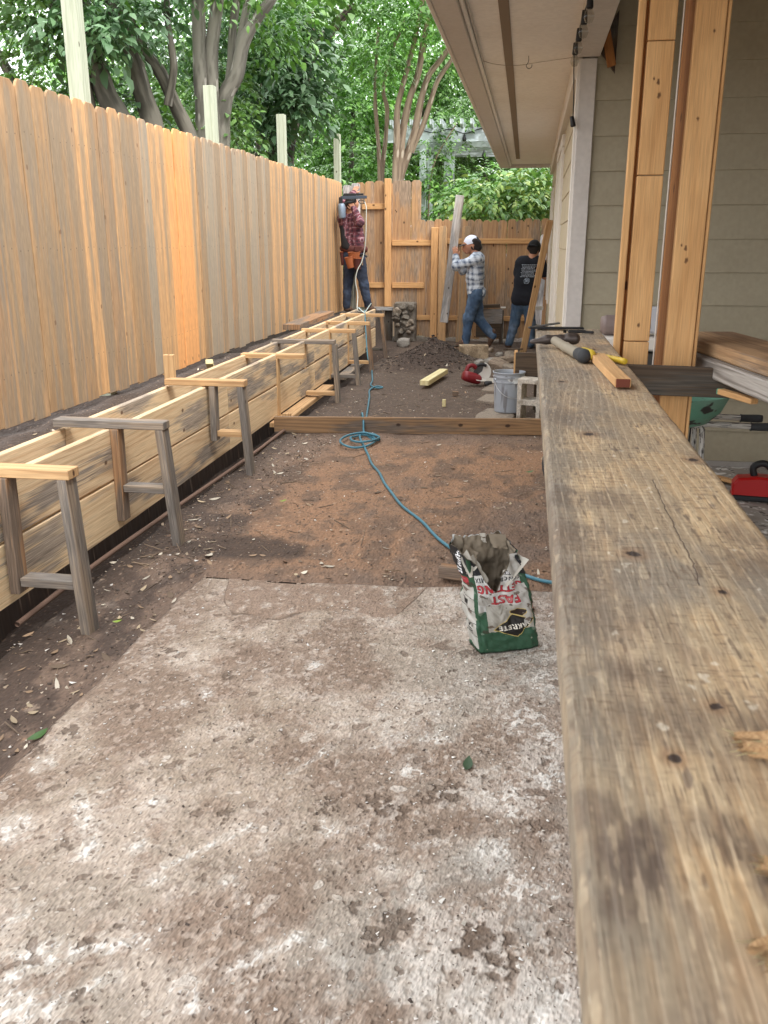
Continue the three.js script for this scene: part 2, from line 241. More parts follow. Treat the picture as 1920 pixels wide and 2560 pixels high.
{ // old concrete slab, stained with dirt, crusted with white paint and mortar
  const X0 = -1.49, X1 = 0.34, Z0 = -0.4, Z1 = -3.74;
  const streaks = [[-0.63, -2.19, -0.54, -2.36, 0.016], [-0.84, -1.74, -0.68, -1.93, 0.02], [-0.57, -1.45, -0.45, -1.57, 0.026], [-1.19, -1.98, -1.05, -1.75, 0.03], [-0.93, -1.45, -0.77, -1.51, 0.03], [-0.91, -1.29, -0.81, -1.4, 0.03]];
  const drift = [[-1.36, -3.8], [-1.27, -3.42], [-1.18, -3.26], [-0.97, -3.27], [-0.89, -3.36], [-0.73, -3.42], [-0.62, -3.35], [-0.53, -3.28], [-0.45, -3.5], [-0.38, -3.8]];
  const whites = [[-1.18, -1.98, 0.03], [-1.09, -1.85, 0.04], [-0.94, -1.8, 0.03], [-1.38, -2.14, 0.045], [-0.47, -1.95, 0.03], [-0.62, -1.86, 0.022], [-0.84, -1.7, 0.03], [-0.67, -1.72, 0.025], [-1.02, -1.36, 0.08], [-0.97, -1.28, 0.09], [-1.31, -1.82, 0.05], [-1.12, -2.52, 0.035], [-1.05, -2.61, 0.03], [-0.97, -1.99, 0.03], [-0.78, -2.19, 0.022], [-0.39, -1.56, 0.02], [-0.63, -1.38, 0.05], [-0.73, -2.89, 0.04], [-0.32, -1.91, 0.03], [-1.13, -1.52, 0.04], [-0.35, -1.5, 0.03], [-0.37, -1.35, 0.05], [-0.02, -1.92, 0.06], [0.13, -1.5, 0.07], [0.07, -1.79, 0.1], [-0.25, -2.45, 0.07], [0.01, -2.16, 0.09], [-0.28, -2.27, 0.06], [0.1, -2.31, 0.09], [-0.09, -1.71, 0.04], [-0.17, -1.65, 0.035], [0.1, -1.45, 0.05], [0.04, -2.62, 0.09], [0.06, -2.4, 0.05], [0.11, -2.48, 0.07], [-0.16, -2.85, 0.05], [0.1, -3.2, 0.16], [0.05, -3.5, 0.14], [0.12, -2.9, 0.12]];
  const darks = [[-1.44, -2.19, 0.05], [-1.4, -2.31, 0.03], [-1.25, -2.48, 0.022], [-0.8, -2.34, 0.022], [-0.5, -1.95, 0.012], [-0.34, -1.68, 0.022], [-0.86, -1.54, 0.03], [-0.92, -1.48, 0.02], [-0.86, -1.34, 0.03], [-1.31, -2.91, 0.04], [-1.01, -2.75, 0.025], [-0.5, -2.06, 0.03], [-0.33, -2.07, 0.06], [-0.26, -1.61, 0.05], [-1.13, -1.79, 0.03], [-0.76, -1.97, 0.03], [-0.21, -1.66, 0.04], [-0.03, -1.63, 0.07], [-0.18, -2.16, 0.06], [-0.19, -1.99, 0.014], [-0.07, -2.27, 0.012], [0.07, -2.02, 0.02], [-0.16, -3.07, 0.04], [0.11, -1.67, 0.012], [-0.22, -2.91, 0.02], [-0.01, -1.57, 0.05]];
  const t = texPair(1152, 1664, (u, v, o) => {
    const x = lerp(X0, X1, u), z = lerp(Z0, Z1, v);
    const a = fbm(x * 1.7, z * 1.7, 4, 80), b = fbm(x * 6 + z * 1.5, z * 5 - x, 5, 83), c = fbm(x * 24 + z * 7, z * 19 - x * 6, 4, 87), d = n2(x * 160, z * 120, 91), e = n2(x * 420 + z * 90, z * 110, 92);
    const rgt = ss(-0.75, 0.1, x + 0.4 * (a - 0.5)), near = ss(-2.2, -1.3, z);
    const g2 = n2(x * 90 + z * 40, z * 60 - x * 30, 93), h2 = fbm(x * 60 + z * 22, z * 44 - x * 18, 2, 94);
    o[0] = 152; o[1] = 136; o[2] = 119;
    mix3(o, [150, 144, 135], clamp(rgt * 0.75 + near * 0.3));
    mix3(o, [184, 168, 153], ss(0.42, 0.62, b) * 0.5);
    mix3(o, [124, 104, 88], ss(0.46, 0.64, fbm(x * 3.4 + 9, z * 3.1, 5, 95)) * 0.75);            // trodden-in dirt
    mix3(o, [122, 101, 85], ss(0.54, 0.68, fbm(x * 11 + 2, z * 8, 4, 98) * 0.75 + h2 * 0.25) * 0.5);
    mix3(o, [110, 92, 79], ss(0.60, 0.72, c * 0.6 + d * 0.2 + h2 * 0.2) * 0.55);
    mix3(o, [190, 176, 162], ss(0.58, 0.7, h2) * 0.4);
    let wm = ss(0.60 - 0.09 * rgt - 0.02 * near, 0.68 - 0.08 * rgt, b * 0.4 + c * 0.4 + h2 * 0.2) * (0.22 + 0.38 * rgt);   // flaking white
    const brk = 2.2 * (c - 0.5) + 1.9 * (h2 - 0.5) + 0.5 * (d - 0.5);
    for (const W of whites) { const dx = x - W[0], dz = (z - W[1]) * 0.8, wr = W[2] * 1.05, q2 = (dx * dx + dz * dz) / (wr * wr); if (q2 > 4) continue; wm = Math.max(wm, ss(1.25, 0.4, Math.sqrt(q2) + brk + 0.1) * (0.3 + 0.7 * ss(0.44, 0.56, h2))); }
    for (const S of streaks) { const dx = S[2] - S[0], dz = S[3] - S[1], k = clamp(((x - S[0]) * dx + (z - S[1]) * dz) / (dx * dx + dz * dz)), ex = x - S[0] - dx * k, ez = z - S[1] - dz * k, q2 = (ex * ex + ez * ez) / (S[4] * S[4]); if (q2 > 4) continue; wm = Math.max(wm, ss(1.2, 0.4, Math.sqrt(q2) + brk * 0.9 + 0.12) * (0.3 + 0.65 * ss(0.44, 0.56, h2))); }
    mix3(o, [214, 209, 201], wm * 0.85);
    const rag = 1.5 * (h2 - 0.5) + 1.1 * (c - 0.5) + 0.4 * (d - 0.5); let fw = 0, fd = 0;
    for (const [f, pr, rad, s] of [[7, 0.3, 0.26, 120], [17, 0.3, 0.3, 130], [42, 0.3, 0.36, 140], [95, 0.16, 0.36, 150]]) { const k = fleck(x, z, f, pr, rad, s, rag); if (k > 0) { if (fleck.k < 0.4 + 0.25 * rgt) fw = Math.max(fw, k * (0.35 + 0.65 * hsh(Math.floor(x * f), Math.floor(z * f), s + 9))); else fd = Math.max(fd, k * 0.8); } }
    mix3(o, [204, 195, 184], fw * 0.62); mix3(o, [104, 87, 74], fd * 0.7);
    let dk = ss(0.73, 0.79, d * 0.3 + c * 0.4 + h2 * 0.3) * 0.7;
    for (const W of darks) { const dx = x - W[0], dz = (z - W[1]) * 0.9, wr = W[2] * 0.85, q2 = (dx * dx + dz * dz) / (wr * wr); if (q2 > 4) continue; dk = Math.max(dk, 0.75 * ss(1.1, 0.5, Math.sqrt(q2) + brk * 1.1 + 0.1)); }
    mix3(o, [84, 69, 57], dk * 0.8);
    let bt = -9; for (let k = 0; k + 1 < drift.length; k++) if (x >= drift[k][0] && x <= drift[k + 1][0]) bt = lerp(drift[k][1], drift[k + 1][1], (x - drift[k][0]) / (drift[k + 1][0] - drift[k][0]));
    bt += 0.10 * (fbm(x * 9, z * 6, 3, 99) - 0.5);                                                             // soil drifted over the far edge
    const soil = ss(bt + 0.006, bt - 0.012, z), lip = ss(0.014, 0.004, Math.abs(z - bt)) * (bt > -5 ? 1 : 0) * ss(0.4, 0.6, n2(x * 14, 3, 100));
    mix3(o, [132, 110, 93], soil * 0.75 * ss(0.72, 0.5, c)); mix3(o, [86, 70, 58], lip * 0.6);
    const s = 0.84 + 0.2 * e + 0.12 * g2; o[0] *= s; o[1] *= s; o[2] *= s;
    o[3] = 0.42 + 0.25 * (b - 0.5) + 0.4 * (c - 0.5) + 0.2 * (d - 0.5) + 0.12 * (e - 0.5) + 0.25 * (h2 - 0.5) + 0.16 * wm - 0.35 * dk + 0.2 * soil + 0.22 * fw - 0.3 * fd;
  });
  const m = M({ map: t.map, bumpMap: t.bumpMap, bumpScale: 0.015, roughness: 0.95 });
  const NX = 90, NZ = 150;
  const g = sheet(X0, X1, Z0, Z1, NX, NZ, (x, z, i, j) => (i === 0 || j === NZ ? -0.12 : 0.006 * (fbm(x * 5, z * 5, 4, 83) - 0.5) + 0.004 * (fbm(x * 22, z * 22, 3, 87) - 0.5) - (i === 1 || j === NZ - 1 ? 0.006 : 0)),
    (x, z, i, j) => { const q = i <= 2 ? 0.05 * (fbm(z * 5, 2, 4, 101) - 0.5) - (i === 0 ? 0 : 0) : 0; const k = j >= NZ - 2 ? 0.06 * (fbm(x * 4, 7, 4, 103) - 0.5) - 0.07 * (x + 0.6) : -0.07 * (x + 0.6) * (j / NZ) * 0; return [(i === 0 ? X0 + 0.003 : x) + q, (j === NZ ? Z1 + 0.003 : z) + k]; });
  struct('concrete_slab', g, m);
  // porch floor behind the counter: paint-spattered concrete
  const t2 = texPair(768, 1024, (u, v, o) => {
    const x = u * 3.3, z = v * 7, a = fbm(x * 2, z * 2, 5, 111), b = fbm(x * 9, z * 9, 5, 113), c = fbm(x * 30, z * 30, 3, 117);
    o[0] = 150; o[1] = 144; o[2] = 136; mix3(o, [112, 100, 90], ss(0.45, 0.65, a) * 0.8); mix3(o, [222, 220, 214], ss(0.5, 0.6, b * 0.6 + c * 0.4)); mix3(o, [60, 52, 46], ss(0.66, 0.75, c) * 0.8); o[3] = b * 0.6 + c * 0.4;
  });
  struct('porch_floor', new THREE.BoxGeometry(3.3, 0.3, 7).toNonIndexed(), M({ map: t2.map, bumpMap: t2.bumpMap, bumpScale: 0.006, roughness: 0.9 }), [1.98, -0.09, -2.55]);
}

// ---------------------------------------------------------------- left fence: stained, weathered cedar pickets
const NC = 12;
const picketMat = (() => {
  const t = texPair(NC * 64, 1024, (u, v, o) => {
    const col = Math.min(NC - 1, Math.floor(u * NC)), s = u * NC - col, S = 200 + col * 7;
    // col 0-5 grey-brown weathered, 6-8 tan, 9 fresh orange, 10-11 silver grey streaked
    const y = v * 2, w1 = fbm(s * 2 + col * 9, y * 1.2, 4, S), w2 = fbm(s * 5 + col * 5, y * 2.6, 4, S + 1), f1 = n2(s * 22, y * 9, S + 2), f2 = n2(s * 44, y * 30, S + 3);
    const tan = [[164, 131, 95], [161, 130, 95], [167, 133, 96], [160, 128, 95], [165, 131, 93], [162, 130, 94], [190, 150, 106], [196, 153, 106], [184, 145, 103], [216, 156, 98], [170, 145, 118], [166, 142, 116]][col];
    o[0] = tan[0]; o[1] = tan[1]; o[2] = tan[2];
    const ringK = 0.5 + 0.5 * Math.sin(2 * PI * (s * 2.4 + 2.2 * w1 + Math.pow(Math.abs(y - 1 - 0.5 * (hsh(col, 3, 9) - 0.5)), 2) * 0.6));
    mix3(o, [tan[0] * 0.86, tan[1] * 0.82, tan[2] * 0.78], 0.4 * Math.pow(ringK, 3) + 0.25 * (f1 - 0.4));
    const amt = col < 6 ? 0.1 : col < 9 ? -0.02 : col === 9 ? -0.5 : 0.16, edge = Math.abs(s - 0.5) * 2;
    const wx = ss(0.42, 0.66, w1 * 0.5 + w2 * 0.2 + 0.1 * f1 + 0.2 * n2(s * 5 + col, y * 0.8, S + 6) + amt - 0.1 * edge * edge - 0.2 * ss(1.86, 1.96, y));
    mix3(o, col >= 10 ? [144, 134, 116] : [134, 120, 101], wx * 0.68);
    mix3(o, [122, 115, 110], ss(0.58, 0.8, w2 * 0.7 + 0.3 * n2(s * 7, y * 1.1, S + 7) + amt * 0.4) * (col === 9 ? 0 : 0.28));
    mix3(o, [198, 154, 110], ss(0.62, 0.8, fbm(s * 2.4 + 4, y * 1.6, 4, S + 5)) * 0.4);
    for (const ny of [0.28, 1.0, 1.65]) for (const nx of [0.27, 0.73]) { const e2 = Math.pow((s - nx) * 0.165, 2) + Math.pow(y - ny - 0.02 * hsh(col, nx > 0.5 ? 2 : 1, 8), 2); if (e2 < 0.00002) mix3(o, [84, 70, 60], 0.7); }
    const kx = hsh(col, 1, 5), ky = hsh(col, 2, 5) * 2, kd = Math.hypot((s - kx) * 0.16, (y - ky) * 0.6); mix3(o, [98, 70, 50], ss(0.012, 0.006, kd) * 0.6);
    const q = 0.94 + 0.12 * f2; o[0] *= q; o[1] *= q; o[2] *= q;
    o[3] = 0.5 + 0.3 * (f2 - 0.5) + 0.3 * (f1 - 0.5) - 0.2 * ringK;
  });
  return M({ map: t.map, bumpMap: t.bumpMap, bumpScale: 0.0015, roughness: 0.8 });
})();
function picketGeo(w, h, th, col, ear = 0.028, vh = 2) {
  const g = prism([[-w / 2, 0], [w / 2, 0], [w / 2, h - ear * 1.2], [w / 2 - ear * 0.35, h - ear * 0.5], [w / 2 - ear, h], [-w / 2 + ear, h], [-w / 2 + ear * 0.35, h - ear * 0.5], [-w / 2, h - ear * 1.2]], th, 0.0025);
  const p = g.attributes.position, uv = g.attributes.uv;
  for (let i = 0; i < p.count; i++) uv.setXY(i, (col + clamp(p.getX(i) / (w * 1.06) + 0.5, 0.04, 0.96)) / NC, clamp(p.getY(i) / vh, 0, 1));
  return g;
}
{
  const F = thing('fence', 'long fence of orange brown cedar pickets standing behind the timber planter form', 'fence', [-3, 0.455, 0]);
  const R = rng(5), geos = []; for (let c = 0; c < NC; c++) geos.push(picketGeo(0.1655, 1.945, 0.017, c, 0.034));
  let z = -2.9; const N = 69, dz = 0.1685;
  const ws = []; for (let k = 0; k <= N; k++) ws.push(0.93 + 0.14 * hsh(k, 5, 77));
  for (let k = 0; k < N; z -= dz * (ws[k] + ws[k + 1]) / 2, k++) {
    const b = k - 10;   // boards counted from the picture's edge
    let col = b < 17 ? [0, 3, 1, 2, 5, 4, 1, 0, 7, 2, 3, 8, 5, 0, 10, 6, 7][((b % 17) + 17) % 17] : b < 20 ? 9 : b === 20 ? 7 : b < 34 ? [10, 11, 1, 10, 3, 11, 10, 5][k % 8] : [6, 8, 7, 2, 6, 10, 8, 7, 1][k % 9];
    if (b > 52) col = 7;
    const m = part(F, 'picket', geos[col], picketMat, [0.005 * (R() - 0.5) + (R() < 0.25 ? 0.005 : 0), 0.024 * (R() - 0.5), z], [0, PI / 2 + 0.02 * (R() - 0.5), 0.004 * (R() - 0.5)]);
    m.scale.set((0.968 + 0.018 * R()) * ws[k], 1 + 0.004 * (R() - 0.5), 1);
  }
  for (const y of [0.28, 1.0, 1.65]) part(F, 'rail', cbox(0.038, 0.089, 11.7, 2, MT.rail.userData.tile, 3), MT.rail, [-0.031, y, -8.7]);
  // tall square posts behind the boards
  for (const [z, top, w] of [[-6.2, 3.9, 0.105], [-8.83, 2.93, 0.1], [-11.36, 3.0, 0.1], [-14.62, 3.13, 0.1]]) part(F, 'post', cbox(w, top + 0.3 - 0.0, w, 1, MT.treated.userData.tile, Math.round(-z)), MT.treated, [-0.128 - w / 2 + 0.06, (top - 0.3) / 2 - 0.455, z], [0, 0, 0]);
}
// ---------------------------------------------------------------- back fence and gate seen from the rail side
{
  const F = thing('fence', 'brown picket fence with rails and posts closing the far end of the yard', 'fence', [0, 0, -14.42]);
  const R = rng(8), mk = (x, w, y0, y1, mat, v) => { const g = prism([[-w / 2, 0], [w / 2, 0], [w / 2, y1 - y0 - 0.03], [w / 2 - 0.03, y1 - y0], [-w / 2 + 0.03, y1 - y0], [-w / 2, y1 - y0 - 0.03]], 0.018, 0.002); const uv = g.attributes.uv, p = g.attributes.position; for (let i = 0; i < p.count; i++) uv.setXY(i, p.getX(i) / 0.5 + v * 0.29, p.getY(i) / 2.4 + v * 0.13); part(F, 'picket', g, mat, [x, y0, 0.003 * (R() - 0.5)], [0, 0, 0.004 * (R() - 0.5)]); };
  let v = 0;
  for (const x of [-2.72, -2.565, -2.415]) mk(x, 0.146, 0.5, 2.395 + 0.03 * R(), v++ % 2 ? MT.backPicket : MT.backPicketB, v);
  mk(-2.27, 0.14, 0.5, 2.4, MT.backPicket, 3);
  mk(-2.055, 0.285, 0.55, 2.42, MT.backPicketB, 5); mk(-1.83, 0.15, 0.4, 2.425, MT.backPicket, 6);
  for (const x of [-2.92, -2.785]) { const m = part(F, 'picket', picketGeo(0.135, 0.9, 0.016, 0), MT.whitewash, [x, 1.46 + (x < -2.85 ? 0 : 0.03), 0.02]); m.userData.label = 'weathered whitish picket'; }
  let x = -1.68; for (let k = 0; x < 0.24; k++) { const w = 0.112 + 0.024 * R(); mk(x + w / 2, w, 0.02 + 0.03 * R(), 1.83 + 0.03 * R(), k % 3 ? MT.backPicketB : MT.backPicket, k + 9); x += w + 0.003 + (k % 4 === 1 ? 0.006 : 0); }
  mk(-1.735, 0.125, 0.06, 1.84, MT.backPicket, 4);
  for (const xx of [-2.0, -1.86]) mk(xx, 0.13, 0.06, 1.47, MT.backPicketB, xx * 3);
  const rl = (x0, x1, y, h = 0.085) => bar(F, 'rail', [x0, y, 0.03], [x1, y, 0.03], 0.038, h, MT.rail);
  rl(-2.68, -2.33, 2.045); rl(-2.2, -1.58, 1.5); rl(-2.6, -2.33, 0.85); rl(-2.2, -1.69, 0.85); rl(-1.4, -0.0, 1.525, 0.078); rl(-1.85, 0.1, 0.35, 0.075);
  part(F, 'post', cbox(0.1, 1.93, 0.09, 1, MT.post.userData.tile, 2, 0.006), MT.post, [-2.265, 1.485, 0.065]);
  part(F, 'post', cbox(0.12, 0.6, 0.11, 1, MT.darkBeam.userData.tile, 2, 0.006), MT.darkBeam, [-2.25, 0.2, 0.06]);
  part(F, 'post', cbox(0.11, 1.72, 0.09, 1, MT.post.userData.tile, 5, 0.006), MT.post, [-1.52, 0.87, 0.065]);
  bar(F, 'brace', [-2.62, 0.49, 0.13], [-2.17, 0.49, 0.13], 0.1, 0.05, MT.greyPlank);
}
// ---------------------------------------------------------------- timber planter form with its brace frames
{
  const F = thing('planter_form', 'long double walled planter form of pine boards below the cedar fence', 'formwork', [0, 0, 0]);
  const XO = (z) => lerp(-2.105, -2.235, clamp((-z - 4) / 8)), XI = (z) => lerp(-2.385, -2.5, clamp((-z - 4) / 8));
  const seg = [[-1.2, -4.2], [-4.2, -6.05], [-6.05, -8.9], [-8.9, -11.2], [-11.2, -12.9]], R = rng(31);
  seg.forEach(([a, b], k) => {
    for (const [y, j] of [[0.180, 0], [0.455, 1]]) { const h = 0.262 - (j ? 0.004 * k : 0), dy = 0.008 * (R() - 0.5); bar(F, 'form_board', [XO(a), y + dy, a - 0.002], [XO(b), y + dy, b + 0.002], 0.036, h, (k + j) % 2 ? MT.formPineB : MT.formPine, { variant: k * 2 + j, e: 0.004 }); }
    bar(F, 'form_board', [XI(a), 0.445, a - 0.002], [XI(b), 0.445, b + 0.002], 0.036, 0.25, k % 2 ? MT.formPine : MT.formPineB, { variant: k + 20, e: 0.004 });
    bar(F, 'form_board', [XI(a), 0.18, a - 0.002], [XI(b), 0.18, b + 0.002], 0.036, 0.262, MT.formPineB, { variant: k + 30, e: 0.004 });
  });
  bar(F, 'foot_board', [-2.09, 0.012, -7.15], [-2.12, 0.012, -9.3], 0.12, 0.04, MT.braceNew, { variant: 3 });
  bar(F, 'foot_board', [-2.11, 0.012, -9.9], [-2.15, 0.012, -11.4], 0.12, 0.04, MT.braceGrey, { variant: 4 });
  for (const [z, y] of [[-5.83, 0.76], [-3.52, 0.68]]) bar(F, 'stake', [XI(z) - 0.045, 0.1, z], [XI(z) - 0.045, y, z], 0.07, 0.045, MT.braceNew, { up: [0, 0, 1] });
  const B = [ // z, bar x0, bar x1, bar y, inner leg x, inner y0, outer top x, foot x, low y, materials
    [-3.14, -2.44, -1.755, 0.627, -2.046, 0.11, -1.79, -1.755, 0.16, 'braceNew', 'braceBrown', 'braceGrey', 'braceGrey', 'pale topped yellow crossbar and knotty grey outer leg'],
    [-4.18, -2.4, -1.8, 0.612, -2.07, 0.1, -1.828, -1.775, 0.275, 'braceGrey', 'braceBrown', 'braceGrey', 'braceGrey', 'weathered grey crossbar and reddish inner leg'],
    [-5.63, -2.4, -1.845, 0.606, -2.073, 0.215, -1.877, -1.837, 0.265, 'braceNew', 'braceGrey', 'braceGrey', 'braceNew', 'yellow crossbar beside the upright stake'],
    [-7.44, -2.46, -1.9, 0.563, -2.155, 0.015, null, null, null, 'braceNew', 'braceNew', null, null, 'yellow crossbar and one leg only'],
    [-8.51, -2.49, -1.862, 0.573, -2.184, 0.034, -1.868, -1.84, 0.072, 'braceGrey', 'braceNew', 'braceGrey', 'braceNew', 'grey crossbar and low yellow strut, beyond the cross board'],
    [-9.70, -2.5, -1.891, 0.568, -2.193, 0.033, -1.91, -1.86, 0.072, 'braceNew', 'braceNew', 'braceGrey', 'braceGrey', 'fresh yellow crossbar and grey outer leg, by the bark'],
    [-10.80, -2.5, -1.928, 0.556, -2.214, 0.05, -1.946, -1.907, 0.085, 'braceNew', 'braceNew', 'braceBrown', 'braceNew', 'fresh yellow crossbar and brown outer leg'],
    [-12.07, -2.56, -1.958, 0.556, -2.244, 0.037, -1.988, -1.928, 0.1, 'braceNew', 'braceNew', 'braceBrown', 'darkBeam', 'fresh yellow crossbar in front of the man in the maroon shirt'],
  ];
  B.forEach(([z, x0, x1, y, ix, iy, ox, fx, ly, m1, m2, m3, m4, txt], k) => {
    const G = thing('brace_frame', 'wooden brace frame with ' + txt, 'brace frame', [0, 0, z], 0, 'brace frames along the planter form');
    bar(G, 'crossbar', [x0, y, 0], [x1, y, 0], 0.085, 0.04, MT[m1], { variant: k });
    bar(G, 'inner_leg', [ix, iy, 0.012], [ix + 0.004, y - 0.022, 0.012], 0.075, 0.042, MT[m2], { up: [1, 0, 0], variant: k + 1 });
    if (m3) {
      bar(G, 'outer_leg', [fx, gh(fx, z) - 0.02, 0.0], [ox, y - 0.02, 0.0], 0.085, 0.042, MT[m3], { up: [1, 0, 0], variant: k + 2 });
      const t = (ly) / y, bx = lerp(fx, ox, t) - 0.024; bar(G, 'strut', [ix + 0.024, ly, 0.0], [bx, ly, 0.0], 0.08, 0.038, MT[m4], { variant: k + 3 });
    }
  });
  // rod lying along the trench
  solo('rebar_rod', 'rusty brown rod lying along the trench under the planter form', 'rod', tube([[-2.06, -0.03, -3.1], [-2.035, 0.0, -3.7], [-2.02, 0.0, -4.6], [-1.985, 0.0, -5.95], [-1.985, 0.0, -7.05]], 0.0125, 60, 8), M({ color: [112, 88, 74], roughness: 0.9 }));
  // low board across the yard
  const cb = thing('cross_board', 'low board set on edge across the dirt yard', 'board', [0, 0, 0]);
  bar(cb, 'board', [-2.07, 0.045, -7.03], [0.3, 0.05, -7.27], 0.038, 0.135, MT.crossBoard, { variant: 2 });
  bar(cb, 'stake', [-1.27, -0.05, -7.15], [-1.27, 0.11, -7.15], 0.05, 0.04, MT.braceBrown, { up: [0, 0, 1] });
  bar(cb, 'stake', [-1.98, -0.05, -7.1], [-1.98, 0.13, -7.1], 0.07, 0.04, MT.braceNew, { up: [0, 0, 1] });
  const loose = (name, label, a, b, w, t, mat) => { const m = bar(scene, numbered(name), a, b, w, t, mat); m.userData = { label, category: 'wood' }; return m; };
  loose('bark_slab', 'curled slab of brown bark resting on the form beside the fence', [-2.62, 0.60, -9.7], [-2.62, 0.62, -11.5], 0.2, 0.06, MT.braceBrown);
  loose('wood_block', 'small block of wood on the soil bank against the far fence boards', [-2.66, 0.47, -7.2], [-2.6, 0.56, -7.0], 0.06, 0.04, MT.offcut);
  loose('wood_offcut', 'pale yellow offcut of timber lying on the dirt before the mound', [-1.1, 0.04, -9.52], [-0.975, 0.045, -10.45], 0.1, 0.055, MT.offcut);
}

// ---------------------------------------------------------------- house: siding, trim, eave, soffit, header
const paintTex = (seed, c, dirt) => texPair(256, 256, (u, v, o) => { const a = pf(u, v, 4, 4, 5, seed), b = pf(u, v, 60, 60, 2, seed + 3), k = n2(u * 3, v * 90, seed + 5, 3, 90); o[0] = c[0]; o[1] = c[1]; o[2] = c[2]; mix3(o, dirt, ss(0.52, 0.75, a) * 0.22); const s = 0.97 + 0.06 * b; o[0] *= s; o[1] *= s; o[2] *= s; o[3] = 0.5 * b + 0.5 * k; });
const pt1 = paintTex(301, [190, 178, 152], [150, 136, 112]), pt2 = paintTex(311, [243, 239, 232], [222, 214, 202]), pt3 = paintTex(321, [206, 200, 193], [176, 168, 160]);
const pt0 = paintTex(331, [166, 157, 134], [146, 136, 114]), porchSiding = M({ map: pt0.map, bumpMap: pt0.bumpMap, bumpScale: 0.0012, roughness: 0.7 }); porchSiding.userData.tile = [1.2, 1.2];
const siding = M({ map: pt1.map, bumpMap: pt1.bumpMap, bumpScale: 0.0012, roughness: 0.72 }), soffitM = M({ map: pt2.map, bumpMap: pt2.bumpMap, bumpScale: 0.0008, roughness: 0.75 }), trimM = M({ map: pt3.map, bumpMap: pt3.bumpMap, bumpScale: 0.0008, roughness: 0.65 }), stripM = M({ color: [136, 120, 102], roughness: 0.8 }), whiteTrim = M({ color: [222, 216, 206], roughness: 0.55 });
for (const m of [siding, soffitM, trimM, stripM, whiteTrim]) m.userData.tile = [1.2, 1.2];
{
  const H = thing('house', 'taupe painted house with lap siding, wide eave and open porch beside the yard', 'house', [0, 0, 0]);
  const wall = (name) => { const g = new THREE.Group(); g.name = name; H.add(g); return g; };
  const wf = wall('porch_wall'), ws = wall('side_wall');
  for (let k = 0; k < 17; k++) { // front wall under the porch, then the side wall
    const y = 0.108 + k * 0.2035 + 0.105;
    const fb = part(wf, 'siding_board', cbox(3.4, 0.232, 0.011, 0, [1.2, 1.2], k % 6, 0.002), porchSiding, [2.03, y, -6.055], [-0.06, 0, 0]); fb.userData = {};
    if (k < 13) part(ws, 'siding_board', cbox(0.011, 0.232, 7.95, 2, [1.2, 1.2], k % 6 + 7, 0.002), siding, [0.247, y - 0.07, -10.12], [0, 0, -0.034]);
  }
  part(wf, 'backing', cbox(3.4, 3.5, 0.1, 0, [1.2, 1.2], 1), trimM, [2.03, 1.75, -6.125]);
  part(ws, 'backing', cbox(0.1, 2.75, 7.95, 2, [1.2, 1.2], 1), trimM, [0.312, 1.3, -10.13]);
  const ct = wall('corner_trim');
  part(ct, 'trim_board', cbox(0.1, 2.6, 0.022, 1, [1.2, 1.2], 2), trimM, [0.282, 1.27, -6.032]);
  part(ct, 'trim_board', cbox(0.022, 2.6, 0.09, 1, [1.2, 1.2], 3), whiteTrim, [0.226, 1.27, -6.078]);
  for (const [z, w, y0, y1] of [[-8.75, 0.1, 0.02, 2.33], [-10.55, 0.1, 0.02, 2.33], [-12.6, 0.09, 0.7, 2.2], [-13.5, 0.09, 0.7, 2.2]]) part(H, 'window_trim', cbox(0.03, y1 - y0, w, 1, [1.2, 1.2], 4), whiteTrim, [0.232, (y0 + y1) / 2, z]);
  part(H, 'window_trim', cbox(0.032, 0.1, 2.0, 2, [1.2, 1.2], 4), whiteTrim, [0.231, 2.38, -9.65]);
  part(H, 'door_panel', cbox(0.02, 2.3, 1.7, 1, [1.2, 1.2], 4), whiteTrim, [0.238, 1.18, -9.65]);
  part(H, 'frieze_board', cbox(0.05, 0.16, 8.05, 2, [1.2, 1.2], 3, 0.003), whiteTrim, [0.222, 2.545, -10.12]);
  // eave
  part(H, 'fascia', cbox(0.022, 0.2, 15.3, 2, [1.2, 1.2], 5, 0.004), whiteTrim, [-0.532, 2.665, -6.55]);
  part(H, 'sub_fascia', cbox(0.118, 0.03, 15.3, 2, [1.2, 1.2], 6, 0.004), trimM, [-0.461, 2.585, -6.55]);
  part(H, 'molding', cbox(0.022, 0.028, 15.25, 2, [1.2, 1.2], 7, 0.006), soffitM, [-0.389, 2.6, -6.55]);
  part(H, 'molding', cbox(0.01, 0.012, 15.25, 2, [1.2, 1.2], 7, 0.003), trimM, [-0.368, 2.606, -6.55]);
  part(H, 'end_fascia', cbox(0.79, 0.2, 0.022, 0, [1.2, 1.2], 8, 0.004), trimM, [-0.135, 2.665, -14.185]);
  const zs = [1.05, -0.2, -2.95, -5.72, -8.47, -11.2, -14.15];
  for (let k = 0; k < 6; k++) { const a = zs[k], b = zs[k + 1]; part(H, 'soffit_panel', cbox(0.58, 0.012, a - b - 0.003, 2, [1.2, 1.2], k, 0.0015), soffitM, [-0.09, 2.622 + (k % 2) * 0.0015, (a + b) / 2]); }
  bar(H, 'vent_strip', [-0.15, 2.612, 1], [-0.262, 2.612, -13.2], 0.052, 0.007, stripM);
  part(H, 'header', cbox(0.155, 0.2, 7.0, 2, [1.2, 1.2], 9, 0.004), trimM, [0.268, 2.672, -2.5]);
  // broken corner beside the header: raw framing behind torn siding
  part(H, 'broken_siding', prism([[-0.05, 0.08], [0.05, -0.05], [0.052, 0.29], [-0.02, 0.17]], 0.02, 0.001), MT.darkBeam, [0.388, 2.53, -6.01]);
